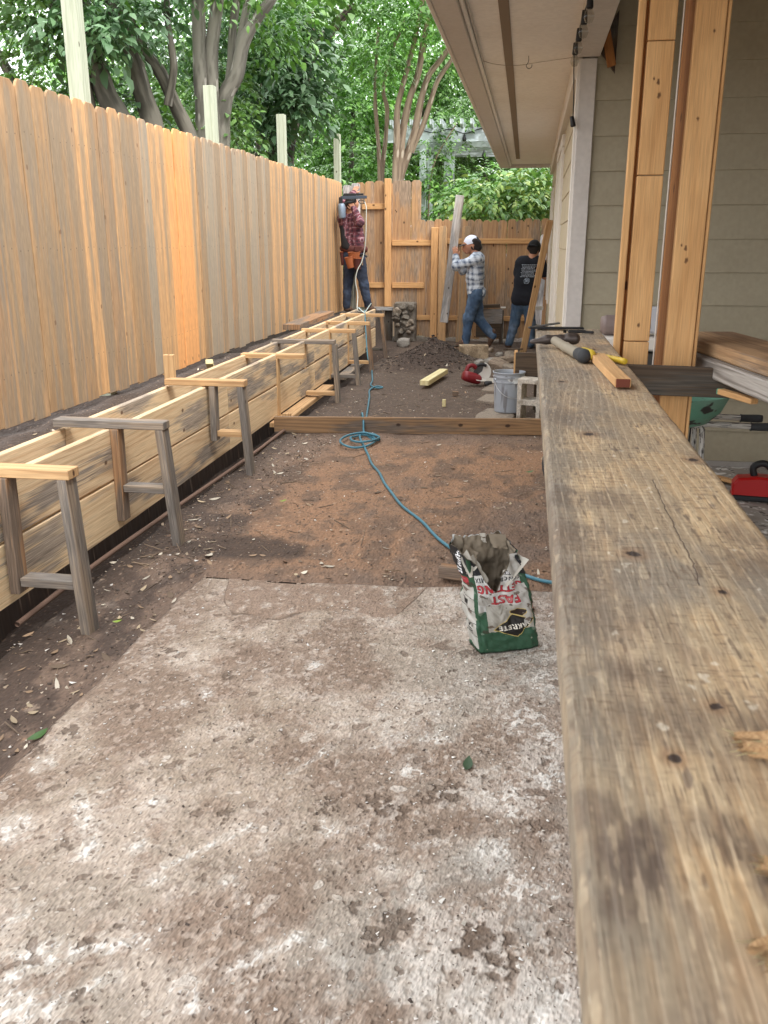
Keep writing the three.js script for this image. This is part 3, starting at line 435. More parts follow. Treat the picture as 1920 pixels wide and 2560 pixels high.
  part(H, 'framing_stub', cbox(0.05, 0.34, 0.04, 1, MT.darkBeam.userData.tile, 3), MT.studDeep, [0.375, 2.68, -5.99], [0, 0, 0.25]);
  part(H, 'added_porch_end_wall', cbox(0.12, 3.4, 7.6, 2, [1.2, 1.2], 1), porchSiding, [3.75, 1.7, -2.4]);  // out-of-view wall, added to block light and keep the porch dark
  // porch ceiling boards and roof
  const rt = texPair(256, 256, (u, v, o) => { const a = pf(u, v, 8, 20, 4, 331); o[0] = 70 + 30 * a; o[1] = 64 + 28 * a; o[2] = 58 + 26 * a; o[3] = a; }); rt.map.repeat.set(4, 12); rt.bumpMap.repeat.set(4, 12);
  const roof = part(H, 'roof', new THREE.BoxGeometry(5.6, 0.1, 15.9), M({ map: rt.map, bumpMap: rt.bumpMap, bumpScale: 0.01, roughness: 0.95 }), [2.1, 3.46, -6.55], [0, 0, 0.245]);
  part(roof, 'drip_edge', cbox(0.05, 0.09, 15.9, 2, [1.2, 1.2], 1), whiteTrim, [-2.78, -0.03, 0]);
  part(H, 'porch_ceiling', cbox(3.5, 0.02, 7.0, 2, MT.studDeep.userData.tile, 2), MT.studDeep, [2.1, 3.02, -2.5]);
  // hook and bare wire under the soffit
  solo('ceiling_hook', 'small dark screw hook hanging from the soffit', 'hook', tube([[-0.082, 2.62, -6.16], [-0.082, 2.585, -6.16], [-0.095, 2.56, -6.16], [-0.08, 2.545, -6.16], [-0.062, 2.553, -6.16], [-0.06, 2.57, -6.16]], 0.0022, 24, 6), MT.darkSteel);
  solo('bare_wire', 'thin pale wire strung under the soffit to the string lights', 'wire', tube([[-0.37, 2.60, -6.17], [-0.3, 2.585, -6.2], [-0.169, 2.572, -6.2], [0.0, 2.58, -6.15], [0.185, 2.59, -6.1]], 0.0018, 40, 5), M({ color: [150, 136, 120], roughness: 0.6 }));
  // string lights
  const S = thing('string_lights', 'black string of clear bulbs hung along the porch header', 'string lights', [0, 0, 0]);
  const bulbs = [[0.201, 2.535, -4.0], [0.2, 2.535, -4.5], [0.19, 2.53, -4.78], [0.183, 2.53, -5.15], [0.18, 2.53, -5.5]];
  part(S, 'cord', tube([[0.2, 2.57, -3.2], [0.2, 2.545, -4.0], [0.2, 2.55, -4.25], [0.198, 2.545, -4.5], [0.188, 2.545, -4.78], [0.183, 2.545, -5.15], [0.18, 2.55, -5.5], [0.19, 2.55, -5.95], [0.203, 2.35, -6.0], [0.205, 2.24, -6.0]], 0.0035, 90, 6), MT.blackPlastic);
  const glass = M({ color: [235, 235, 232], roughness: 0.05, transmission: 1, thickness: 0 });
  for (const [x, y, z] of bulbs) { const s = part(S, 'socket', lathe([[0, 0.025], [0.012, 0.025], [0.014, 0.0], [0.016, -0.03], [0.013, -0.036], [0, -0.036]], 12), MT.blackPlastic, [x, y, z]); part(s, 'bulb', lathe([[0.0, -0.034], [0.012, -0.036], [0.022, -0.055], [0.024, -0.07], [0.016, -0.09], [0, -0.096]], 14), glass); }
  part(S, 'socket', lathe([[0, 0.025], [0.012, 0.025], [0.014, 0], [0.016, -0.03], [0.012, -0.036], [0, -0.036]], 12), MT.blackPlastic, [0.203, 2.22, -6.0], [0, 0, 0.2]);
}
// ---------------------------------------------------------------- bare studs by the porch
{
  const A = thing('wall_stud', 'spliced pine stud with a thin strip beside it, standing against the counter plank', 'stud', [0, 0, -3.47]);
  const t = MT.stud.userData.tile, pc = [[0.05, 0.98], [0.983, 1.145], [1.148, 1.728], [1.731, 2.159], [2.162, 3.0]];
  pc.forEach(([a, b], k) => part(A, 'post_piece', cbox(0.091, b - a, 0.04, 1, t, k + 3, 0.0025), MT.stud, [0.4, (a + b) / 2, 0.001 * (k % 2)]));
  part(A, 'edge_strip', cbox(0.024, 2.95, 0.035, 1, t, 9), MT.stud, [0.33, 1.53, 0.0]);
  part(A, 'edge_strip', cbox(0.03, 2.95, 0.09, 1, t, 4), MT.studDeep, [0.349, 1.53, -0.07]);
  const B = thing('wall_stud', 'knotty pine stud built up of boards, standing free between counter plank and bench top', 'stud', [0, 0, -3.47]);
  part(B, 'face_board', cbox(0.1, 2.95, 0.04, 1, t, 17), MT.stud, [0.556, 1.53, 0]);
  part(B, 'side_board', cbox(0.03, 2.95, 0.24, 1, t, 6), MT.studDeep, [0.523, 1.53, -0.142]);
  part(B, 'edge_strip', cbox(0.012, 2.95, 0.05, 1, t, 11), MT.stud, [0.615, 1.53, -0.01]);
  part(B, 'edge_strip', cbox(0.004, 2.95, 0.02, 1, t, 12), whiteTrim, [0.505, 1.53, -0.27]);
}
// ---------------------------------------------------------------- counter plank in the foreground
{
  const X0 = 0.03, W = 0.283, ZN = 0.5, ZF = -4.12, th = 0.055, vz = (z) => z > -0.25 ? 0.0 + (z + 0.25) * 0.1 : z > -1.2 ? (-0.25 - z) / 0.95 * 0.55 : 0.55 + (-1.2 - z) / 3.0 * 0.45;
  const zv = (v) => v < 0.55 ? -0.25 - v / 0.55 * 0.95 : -1.2 - (v - 0.55) / 0.45 * 3.0;
  const knots = [[0.119, -1.791, 0.012], [0.288, -1.597, 0.011], [0.128, -1.067, 0.010], [0.211, -0.956, 0.006], [0.107, -0.605, 0.006], [0.153, -0.691, 0.006], [0.09, -2.5, 0.01], [0.23, -3.3, 0.01]];
  const cracks = [[[0.199, -1.445], [0.196, -1.301], [0.195, -1.173], [0.195, -1.046], [0.19, -0.971]], [[0.171, -0.555], [0.16, -0.52], [0.146, -0.48]]];
  const stains = [[0.063, -0.481, 0.022, 0.9], [0.071, -0.502, 0.016, 0.8], [0.121, -0.522, 0.024, 0.62], [0.133, -0.506, 0.022, 0.6], [0.149, -0.47, 0.018, 0.85], [0.05, -0.444, 0.014, 0.7], [0.045, -0.53, 0.016, 0.6], [0.127, -0.666, 0.04, 0.5], [0.089, -0.657, 0.04, 0.55], [0.17, -0.671, 0.04, 0.55], [0.05, -1.323, 0.05, 0.6], [0.106, -1.309, 0.03, 0.5], [0.267, -1.154, 0.04, 0.45], [0.273, -1.064, 0.05, 0.5], [0.091, -0.747, 0.03, 0.6], [0.084, -0.846, 0.05, 0.35], [0.044, -1.136, 0.05, 0.5], [0.05, -0.98, 0.05, 0.45], [0.06, -2.0, 0.08, 0.4], [0.15, -0.60, 0.03, 0.3]];
  const t = texPair(832, 1792, (u, v, o) => {
    const x = X0 + clamp((u - 0.08) / 0.84, -0.1, 1.1) * W, z = zv(v);
    let push = 0, core = 0, halo = 0;
    for (const K of knots) { const dx = x - K[0], dz = z - K[1]; if (dz > 0.16 || dz < -0.16) continue; const q = (dx * dx + dz * dz / 12) / (K[2] * K[2]); push += (dx > 0 ? 1 : -1) * K[2] * 1.1 * Math.exp(-q / 7); const e = Math.sqrt(dx * dx + dz * dz / 1.8) / K[2]; core = Math.max(core, ss(1.0, 0.6, e + 0.5 * (n2(x * 300, z * 300, 3) - 0.5))); halo = Math.max(halo, ss(2.6, 1, e)); }
    const a = fbm(x * 5, z * 2.2, 4, 401), b = fbm(x * 26, z * 9, 4, 405), c = fbm(x * 90, z * 26, 3, 409), d = n2(x * 700, z * 60, 413), h3 = fbm(x * 170, z * 90, 2, 446), f = n2(x * 240, z * 240, 417);
    const ph = (x - push) * 62 + 2.2 * fbm(x * 7, z * 1.5, 3, 421) + 5.5 * fbm(x * 2.5 + 3, z * 0.7, 2, 425);
    const r = ph - Math.floor(ph), ridge = ss(0, 0.75, r) * ss(1, 0.86, r);
    const sawK = ss(0.4, 0.6, n2(x * 9, z * 2.5, 431)), saw = Math.pow(0.5 + 0.5 * Math.sin(z * 330 + 6 * b + x * 20), 3) * sawK;
    const nearK = ss(-0.75, -0.45, z);
    o[0] = 188; o[1] = 164; o[2] = 130;
    mix3(o, [156, 122, 84], (0.3 + 0.3 * nearK) * Math.pow(ridge, 2.5) + 0.25 * (d - 0.4));
    mix3(o, [214, 188, 148], ss(0.5, 0.7, b) * 0.45);
    mix3(o, [160, 140, 116], ss(0.42, 0.62, a) * 0.65); mix3(o, [144, 130, 110], ss(0.46, 0.6, fbm(x * 16 + 5, z * 7, 5, 433)) * 0.5 * (1 - 0.6 * nearK));
    mix3(o, [140, 116, 94], ss(0.52, 0.68, fbm(x * 9 + 3, z * 5, 5, 435)) * 0.55);
    mix3(o, [116, 108, 96], ss(0.1, 0.055, x + 0.07 * (b - 0.5) - 0.012 * ss(-0.6, -0.3, z)) * 0.72 * (0.6 + 0.4 * ss(0.35, 0.6, b)));
    mix3(o, [120, 114, 106], ss(0.55, 0.7, fbm(x * 8 + 7, z * 3, 5, 437)) * 0.5 * ss(-0.55, -0.8, z));
    mix3(o, [116, 92, 72], saw * 0.22);
    let st = 0; for (const S of stains) { const dx = (x - S[0]), dz = (z - S[1]) * 0.8, q2 = (dx * dx + dz * dz) / (S[2] * S[2]); if (q2 > 4) continue; st = Math.max(st, S[3] * ss(1.5, 0.3, Math.sqrt(q2) + 1.2 * (c - 0.5) + 1.5 * (b - 0.5))); }
    mix3(o, [84, 70, 60], st * 0.9 * (0.6 + 0.4 * ss(0.3, 0.6, h3 * 0.5 + c * 0.5))); mix3(o, [104, 84, 66], ss(0.66, 0.74, n2(x * 60, z * 420, 447) * 0.6 + h3 * 0.4) * 0.5 * (1 - nearK)); mix3(o, [94, 76, 60], ss(0.7, 0.78, n2(x * 420, z * 34, 448) * 0.65 + b * 0.35) * 0.5); mix3(o, [208, 188, 156], ss(0.64, 0.74, n2(x * 260, z * 22, 449) * 0.6 + h3 * 0.4) * 0.35);
    mix3(o, [86, 72, 62], ss(0.66, 0.76, c * 0.6 + b * 0.4) * 0.55);
    mix3(o, [222, 214, 196], ss(0.8, 0.86, fbm(x * 60, z * 40, 3, 441)) * 0.5);
    mix3(o, [128, 94, 66], halo * 0.4); mix3(o, [48, 36, 30], core * 0.9);
    let ck = 0; for (const C of cracks) for (let k = 0; k + 1 < C.length; k++) { const A = C[k], B = C[k + 1]; if (z < B[1] && z < A[1] || z > A[1] && z > B[1]) continue; const e = Math.abs(x + 0.0025 * (n2(z * 90, 3, 445) - 0.5) - lerp(A[0], B[0], (z - A[1]) / (B[1] - A[1]))); ck = Math.max(ck, ss(0.001, 0.0004, e)); }
    mix3(o, [72, 56, 46], ck * 0.7);
    const s = 0.9 + 0.12 * d + 0.08 * f; o[0] *= s; o[1] *= s; o[2] *= s;
    o[3] = 0.55 + 0.22 * (0.5 - ridge) * 0.8 + 0.14 * (d - 0.5) + 0.2 * (c - 0.5) + 0.12 * (b - 0.5) - 0.12 * saw - 0.35 * core - 0.4 * ck;
  });
  const m = M({ map: t.map, bumpMap: t.bumpMap, bumpScale: 0.0032, roughness: 0.78 });
  m.map.wrapS = m.map.wrapT = m.bumpMap.wrapS = m.bumpMap.wrapT = THREE.ClampToEdgeWrapping;
  const rr = 0.011, prof = [[0.006, -th], [0, -th + 0.008], [0, -rr], [rr * 0.12, -rr * 0.5], [rr * 0.45, -rr * 0.14], [rr, 0]];
  for (let k = 1; k < 14; k++) prof.push([lerp(rr, W - rr, k / 14), 0]);
  prof.push([W - rr, 0], [W - rr * 0.4, -rr * 0.15], [W, -rr], [W, -th + 0.006], [W - 0.006, -th]);
  const n = prof.length, NZ = 230, pos = [], uv = [], idx = [];
  for (let j = 0; j <= NZ; j++) { const z = lerp(ZN, ZF, Math.pow(j / NZ, 1.2)); for (let i = 0; i < n; i++) { let [x, y] = prof[i]; const wob = (i > 0 && i < n - 1) ? 0.0016 * (fbm(x * 30 + 3, z * 14, 3, 451) - 0.5) : 0; const ed = i > 1 && i < 6 ? 0.004 * (fbm(z * 9, 1, 3, 455) - 0.5) : i > n - 6 && i < n - 2 ? 0.006 * (fbm(z * 8, 5, 3, 457) - 0.5) : 0; pos.push(X0 + x + ed + 0.019 * clamp(1 + z / 4.1), y + wob, z + (j === NZ ? 0.05 * (x / W) - 0.05 : 0)); uv.push(clamp(i < 5 ? 0.08 + 0.03 * 0 - (i < 3 ? 0.06 - y * -0.4 : 0.015 * (5 - i) / 3) : i > n - 5 ? 0.92 + 0.02 * (i - n + 5) : 0.08 + 0.84 * x / W, 0.002, 0.998), clamp(vz(z), 0.001, 0.999)); } }
  for (let j = 0; j < NZ; j++) for (let i = 0; i < n; i++) { const a = j * n + i, c = j * n + (i + 1) % n, b = a + n, d = c + n; idx.push(a, c, b, c, d, b); }
  const base = NZ * n; for (let i = 1; i < n - 1; i++) idx.push(base, base + i, base + i + 1); for (let i = 1; i < n - 1; i++) idx.push(0, i + 1, i);
  const g = new THREE.BufferGeometry(); g.setAttribute('position', new THREE.Float32BufferAttribute(pos, 3)); g.setAttribute('uv', new THREE.Float32BufferAttribute(uv, 2)); g.setIndex(idx); g.computeVertexNormals();
  const C = thing('counter_plank', 'thick weathered pine plank laid as a counter top along the porch edge', 'plank', [0, 1.13, 0]);
  part(C, 'plank', g, m);
  for (const z of [-0.6, -2.2, -3.9]) part(C, 'leg', cbox(0.09, 1.04, 0.09, 1, MT.stud.userData.tile, 5), MT.darkBeam, [0.22, -0.575, z]);
}
{ // beams and bench top at the right
  const m = bar(scene, numbered('cross_beam'), [0.318, 1.012, -3.405], [0.86, 1.004, -3.405], 0.04, 0.108, MT.darkBeam, { variant: 4 }); m.userData = { label: 'dark brown cross beam running from the counter plank to the bench top', category: 'beam' };
  const b1 = bar(scene, numbered('bench_plank'), [0.735, 1.113, -3.98], [1.03, 1.113, -2.0], 0.25, 0.052, MT.counterB, { variant: 2, e: 0.006 }); b1.userData = { label: 'cracked brown plank forming the bench top right of the studs', category: 'plank' };
  const b2 = bar(scene, numbered('bench_plank'), [0.735, 1.052, -3.78], [0.99, 1.052, -2.0], 0.235, 0.066, MT.counterGrey, { variant: 3, e: 0.005 }); b2.userData = { label: 'wavy grained grey plank under the cracked brown bench plank', category: 'plank' };
  const b3 = bar(scene, numbered('wood_stub'), [0.69, 0.99, -3.3], [0.76, 0.99, -3.1], 0.03, 0.02, MT.stud, { variant: 3 }); b3.userData = { label: 'small stub of wood with a green end, under the grey bench plank', category: 'wood' };
  const gm = M({ color: [92, 150, 122], roughness: 0.6 }); part(b3, 'painted_end', cbox(0.031, 0.021, 0.012, 2, [1, 1], 1), gm, [0, 0, -0.106]);
  // wheelbarrow parked on the porch
  const gt = texPair(256, 256, (u, v, o) => { const a = pf(u, v, 6, 6, 5, 461), b = pf(u, v, 22, 22, 3, 463); o[0] = 96; o[1] = 146; o[2] = 122; mix3(o, [132, 160, 144], ss(0.45, 0.7, a) * 0.6); mix3(o, [52, 50, 46], ss(0.64, 0.7, b)); o[3] = b; });
  const wt = texPair(256, 256, (u, v, o) => { const a = pf(u, v, 5, 9, 5, 471), b = pf(u, v, 16, 30, 3, 473); o[0] = 196; o[1] = 192; o[2] = 184; mix3(o, [120, 112, 102], ss(0.5, 0.7, a) * 0.6); mix3(o, [50, 48, 46], ss(0.62, 0.67, b)); o[3] = b; });
  const gM = M({ map: gt.map, bumpMap: gt.bumpMap, bumpScale: 0.002, roughness: 0.55 }), wM = M({ map: wt.map, bumpMap: wt.bumpMap, bumpScale: 0.002, roughness: 0.6 });
  const w = thing('wheelbarrow', 'green wheelbarrow with white spattered handles parked on the porch behind the studs', 'wheelbarrow', [0.72, 0.07, -5.05]);
  const tr = lathe([[0.0, 0.5], [0.12, 0.505], [0.2, 0.54], [0.26, 0.6], [0.3, 0.68], [0.305, 0.68], [0.265, 0.592], [0.2, 0.528], [0.1, 0.494], [0, 0.49]], 36); tr.scale(1, 1, 0.85); part(w, 'tray', tr, gM, [0.06, -0.03, 0.1]);
  for (const z of [-0.2, 0.05]) { const h = part(w, 'handle', tube([[-0.4, 0.36, z * 0.6], [0.0, 0.47, z], [0.28, 0.475, z], [0.5, 0.47, z], [0.62, 0.465, z]], 0.017, 30, 10), wM); part(h, 'grip', lathe([[0, -0.06], [0.02, -0.06], [0.023, -0.04], [0.021, 0.05], [0.024, 0.06], [0, 0.062]], 14), MT.rubber, [0.56, 0.468, z], [0, 0, PI / 2]); }
  for (const z of [-0.2, 0.05]) part(w, 'leg', tube([[0.2, 0.47, z], [0.245, 0.46, z], [0.25, 0.43, z], [0.27, 0.02, z]], 0.016, 24, 9), wM);
  const wh = part(w, 'wheel', new THREE.TorusGeometry(0.14, 0.05, 12, 28), MT.rubber, [-0.42, 0.19, -0.07]); part(wh, 'hub', lathe([[0, -0.04], [0.1, -0.03], [0.1, 0.03], [0, 0.04]], 20), wM, [0, 0, 0], [PI / 2, 0, 0]);
  // red charger-like power tool on the floor, with its cord
  const rM = M({ color: [176, 22, 20], roughness: 0.38 }), r = thing('power_tool', 'red power tool with black handle lying on the spattered porch floor', 'power tool', [1.36, 0.064, -5.24], -0.15);
  part(r, 'base', prism([[-0.13, -0.06], [0.2, -0.06], [0.2, 0.06], [-0.1, 0.06], [-0.13, 0.03]], 0.03, 0.004), MT.blackPlastic, [0, 0.016, 0], [-PI / 2, 0, 0]);
  part(r, 'body', prism([[-0.13, 0.0], [0.22, 0.0], [0.22, 0.09], [0.0, 0.1], [-0.11, 0.085], [-0.13, 0.06]], 0.115, 0.012), rM, [0, 0.032, 0]);
  part(r, 'handle', tube([[-0.02, 0.12, 0], [-0.035, 0.19, 0], [0.02, 0.215, 0], [0.12, 0.13, 0], [0.2, 0.1, 0]], 0.02, 30, 10), MT.blackPlastic);
  solo('floor_cable', 'black cable curling over the porch floor to the red tool', 'cord', tube([[0.93, 0.5, -5.12], [0.925, 0.3, -5.13], [0.93, 0.085, -5.2], [1.0, 0.068, -5.5], [1.14, 0.068, -5.56], [1.2, 0.072, -5.68], [1.12, 0.07, -5.66], [1.12, 0.07, -5.5], [1.22, 0.07, -5.35], [1.28, 0.08, -5.26]], 0.005, 90, 7), MT.blackPlastic);
  const wd = bar(scene, numbered('wood_scrap'), [1.16, 0.075, -5.75], [1.36, 0.1, -5.4], 0.05, 0.02, MT.stud, { variant: 5 }); wd.userData = { label: 'thin orange wood scrap on the porch floor by the red tool', category: 'wood' };
  // small machine behind the studs
  const a = thing('bench_machine', 'white and grey bench machine half hidden behind the two studs', 'machine', [0.55, 0.066, -5.1]);
  part(a, 'stand', cbox(0.28, 0.86, 0.22, 1, [1, 1], 1, 0.006), M({ color: [70, 66, 62], roughness: 0.7 }), [0, 0.43, 0]);
  part(a, 'table', cbox(0.36, 0.07, 0.26, 0, [1, 1], 1, 0.01), whiteTrim, [0, 0.91, 0.02]);
  part(a, 'motor', lathe([[0, -0.13], [0.045, -0.13], [0.055, -0.1], [0.055, 0.1], [0.045, 0.13], [0, 0.13]], 20), M({ color: [128, 112, 106], roughness: 0.6 }), [-0.03, 1.0, 0.02], [0, 0, PI / 2]);
  part(a, 'guard', cbox(0.12, 0.14, 0.12, 1, [1, 1], 1, 0.012), M({ color: [188, 188, 192], roughness: 0.5 }), [0.12, 1.03, 0]);
}

// ---------------------------------------------------------------- trees, shrubs, pergola beyond the fences
const PAL = [
  [[0.081, 0.185, 0.066], [0.122, 0.246, 0.090], [0.065, 0.146, 0.048], [0.146, 0.276, 0.114]],
  [[0.146, 0.307, 0.048], [0.114, 0.246, 0.042], [0.195, 0.368, 0.066], [0.090, 0.199, 0.036]],
  [[0.169, 0.384, 0.052], [0.234, 0.461, 0.075], [0.130, 0.294, 0.046], [0.098, 0.230, 0.040]],
  [[0.260, 0.371, 0.069], [0.156, 0.294, 0.057], [0.351, 0.435, 0.103], [0.091, 0.205, 0.046], [0.130, 0.256, 0.052]],
  [[0.065, 0.154, 0.036], [0.098, 0.215, 0.042], [0.130, 0.262, 0.055], [0.081, 0.185, 0.036]],
];
const leafM = M({ color: 0xffffff, vertexColors: true, roughness: 0.55, transmission: 0.5, thickness: 0, side: THREE.DoubleSide });
// leaves grow in sprays: a twig with leaflets left and right. clumps: [x, y, z, rx, ry, rz, sprays, palette, leaf length, leaflets, twig length]
function foliage(clumps, seed) {
  const R = rng(seed), pos = [], col = [], idx = [];
  const a = V(), s = V(), n = V(), b = V(), t = V(), up = V(0, 1, 0);
  for (const [cx, cy, cz, rx, ry, rz, ns, pal, ll, nl = 8, tl = 0.28] of clumps) for (let k = 0; k < ns; k++) {
    let x, y, z, q; do { x = R() * 2 - 1; y = R() * 2 - 1; z = R() * 2 - 1; q = x * x + y * y + z * z; } while (q > 1);
    const f = Math.pow(Math.max(q, 1e-4), -0.14); x *= f; y *= f; z *= f;
    const ox = cx + x * rx, oy = cy + y * ry, oz = cz + z * rz, tone = 0.7 + 0.6 * n2(ox * 1.3 + 40, oy * 1.3 + oz + 40, seed) + 0.12 * (R() - 0.5);
    a.set(x + 1.1 * (R() - 0.5), 0.35 * y - 0.25 + 0.8 * (R() - 0.5), z + 1.1 * (R() - 0.5)).normalize();
    s.copy(a).cross(up); if (s.lengthSq() < 1e-3) s.set(1, 0, 0); s.normalize();
    for (let i = 0; i < nl; i++) {
      const u = (i + 1) / nl, side = i % 2 ? 1 : -1, L = ll * (0.5 + 0.95 * R() * (0.5 + R())) * (i === nl - 1 ? 1.1 : 1), w = L * (0.2 + 0.1 * R());
      b.set(ox, oy, oz).addScaledVector(a, u * tl); b.y -= 0.22 * tl * u * u; b.x += 0.015 * (R() - 0.5); b.y += 0.015 * (R() - 0.5);
      t.copy(a).multiplyScalar(i === nl - 1 ? 1 : 0.55).addScaledVector(s, (i === nl - 1 ? 0.2 * (R() - 0.5) : side * (0.75 + 0.3 * R()))); t.y += -0.35 + 0.6 * (R() - 0.5); t.normalize();
      n.copy(t).cross(up).normalize(); const cxn = n.clone(); n.cross(t).normalize();
      const roll = (R() - 0.5) * 1.5, W = cxn.multiplyScalar(Math.cos(roll)).addScaledVector(n, Math.sin(roll)), N = W.clone().cross(t);
      const o = pos.length / 3, P = PAL[pal][Math.floor(R() * PAL[pal].length)], v = tone * (0.85 + 0.3 * R());
      const put = (al, ac, up) => { pos.push(b.x + t.x * L * al + W.x * w * ac + N.x * up, b.y + t.y * L * al + W.y * w * ac + N.y * up, b.z + t.z * L * al + W.z * w * ac + N.z * up); col.push(P[0] * v, P[1] * v, P[2] * v); };
      const cup = w * 0.35; put(0, 0, 0); put(0.32, 1, cup); put(0.36, -1, cup); put(0.72, 0.72, cup * 0.5); put(0.72, -0.72, cup * 0.5); put(1, 0, -L * 0.12);
      idx.push(o, o + 1, o + 2, o + 1, o + 3, o + 2, o + 2, o + 3, o + 4, o + 3, o + 5, o + 4);
    }
  }
  const g = new THREE.BufferGeometry(); g.setAttribute('position', new THREE.Float32BufferAttribute(pos, 3)); g.setAttribute('color', new THREE.Float32BufferAttribute(col, 3)); g.setIndex(idx); g.computeVertexNormals(); return g;
}
const barkMat = (seed, c, d, e, fu, fv, bs) => { const t = texPair(192, 384, (u, v, o) => { const a = pf(u, v, 3, 2, 4, seed), b = pf(u, v, fu, fv, 4, seed + 3), k = pf(u, v, 9, 5, 3, seed + 7); o[0] = c[0]; o[1] = c[1]; o[2] = c[2]; mix3(o, d, ss(0.4, 0.65, b * 0.7 + a * 0.3)); mix3(o, e, ss(0.66, 0.74, k) * 0.8); o[3] = b; }); return M({ map: t.map, bumpMap: t.bumpMap, bumpScale: bs, roughness: 0.92 }); };
const barkGrey = barkMat(501, [132, 127, 116], [92, 88, 79], [176, 170, 160], 7, 4, 0.01), barkTan = barkMat(511, [150, 130, 110], [108, 90, 74], [182, 168, 150], 5, 2, 0.006), barkRough = barkMat(521, [112, 98, 86], [52, 44, 38], [150, 140, 128], 16, 5, 0.04), barkDark = barkMat(531, [100, 95, 84], [64, 60, 51], [120, 116, 106], 8, 4, 0.015);
function tree(name, label, bark, stems, clumps, seed, group) {
  const T = thing(name, label, 'tree', [0, 0, 0], 0, group);
  stems.forEach((s, k) => part(T, k ? 'branch' : 'trunk', limb(s, 10, 6, 0.35, seed + k), bark));
  const c = part(T, 'crown', foliage(clumps, seed), leafM); return T;
}
const st = (z, pts, r0, r1, dz = 0) => pts.map(([x, y], i) => [x, y, z + dz * i / Math.max(1, pts.length - 1), lerp(r0, r1, i / Math.max(1, pts.length - 1))]);
tree('evergreen_tree', 'dark leaning multi stemmed tree with drooping bluish green leaves behind the cedar fence', barkDark, [
  st(-10, [[-4.2, -0.3], [-4.42, 1.6], [-4.57, 2.75], [-4.71, 3.05], [-4.83, 3.37], [-4.9, 3.7], [-5.0, 4.6]], 0.15, 0.1),
  st(-10.3, [[-4.05, -0.3], [-4.2, 1.7], [-4.31, 2.7], [-4.42, 3.1], [-4.51, 3.46], [-4.6, 3.69], [-4.67, 3.92], [-4.8, 5]], 0.13, 0.09),
  st(-10.6, [[-3.8, -0.3], [-3.9, 2.0], [-4.02, 2.7], [-4.17, 3.03], [-4.31, 3.35], [-4.5, 3.6], [-4.8, 4.2]], 0.1, 0.06),
  st(-10.45, [[-4.2, 3.0], [-4.1, 3.4], [-4.14, 3.9], [-4.05, 4.6]], 0.05, 0.03),
], [[-4.85, 3.62, -9.5, 0.45, 0.18, 0.25, 45, 0, 0.105, 7, 0.3], [-4.5, 3.75, -9.7, 0.4, 0.2, 0.3, 65, 0, 0.11, 7, 0.3], [-4.6, 4.1, -10.0, 0.55, 0.28, 0.5, 130, 0, 0.1, 7, 0.3], [-5.2, 4.1, -10.2, 0.7, 0.5, 0.6, 200, 1, 0.09, 7, 0.3], [-4.6, 4.7, -10.2, 1.2, 0.6, 1, 200, 0, 0.1, 7, 0.3], [-4.5, 2.9, -11.5, 0.9, 0.5, 0.5, 150, 1, 0.09, 7, 0.3]], 61);
tree('evergreen_tree', 'slanting dark trunks under a fine leaved crown, beside the tall square post', barkDark, [
  st(-9.9, [[-4.7, -0.3], [-4.85, 2.4], [-4.97, 3.5], [-5.05, 3.72], [-5.2, 3.95], [-5.5, 4.8]], 0.09, 0.06),
  st(-10.4, [[-5.4, -0.3], [-5.7, 2.6], [-6.0, 3.2], [-6.15, 3.5], [-6.5, 4.1]], 0.07, 0.05),
], [[-5.6, 4.05, -9.8, 0.7, 0.35, 0.5, 150, 1, 0.075, 9, 0.3], [-6.3, 4.35, -10.2, 0.7, 0.4, 0.6, 110, 1, 0.075, 9, 0.3], [-5.4, 3.35, -10.2, 0.5, 0.3, 0.4, 110, 1, 0.075, 9, 0.3], [-5.0, 3.0, -10.6, 0.45, 0.35, 0.4, 120, 0, 0.08, 9, 0.3], [-5.9, 4.9, -10.2, 1.2, 0.5, 1, 160, 1, 0.08, 9, 0.3]], 62);
tree('grey_trunk_tree', 'big smooth grey tree forking into many stems behind the cedar fence', barkGrey, [
  st(-11, [[-4.02, -0.3], [-4.02, 1.8], [-3.99, 2.93], [-3.99, 3.48], [-3.97, 4.25], [-4.05, 5.6]], 0.1, 0.07),
  st(-11.1, [[-3.93, -0.3], [-3.91, 2.6], [-3.89, 3.24], [-3.87, 3.68], [-3.76, 4.25], [-3.7, 5.6]], 0.095, 0.065),
  st(-11.2, [[-3.86, -0.3], [-3.84, 2.6], [-3.75, 3.22], [-3.61, 3.43], [-3.51, 3.76], [-3.33, 4.02], [-3.12, 4.25], [-2.7, 4.9]], 0.11, 0.05),
  st(-11.4, [[-3.82, 3.1], [-3.75, 3.5], [-3.7, 3.95], [-3.63, 4.3], [-3.6, 5.2]], 0.06, 0.045),
  st(-11.3, [[-3.63, 3.42], [-3.57, 3.85], [-3.46, 4.24], [-3.3, 5.0]], 0.055, 0.04),
], [[-3.85, 5.0, -11.2, 1.1, 0.6, 0.9, 240, 1, 0.09, 8, 0.3], [-3.3, 4.3, -10.6, 0.3, 0.2, 0.2, 16, 1, 0.08, 8, 0.3], [-4.35, 3.3, -12.2, 0.6, 0.7, 0.4, 150, 1, 0.09, 8, 0.3], [-4.7, 4.3, -12, 0.7, 0.7, 0.5, 190, 0, 0.09, 8, 0.3], [-3.4, 4.4, -12.2, 0.5, 0.5, 0.4, 140, 2, 0.09, 8, 0.3]], 63);
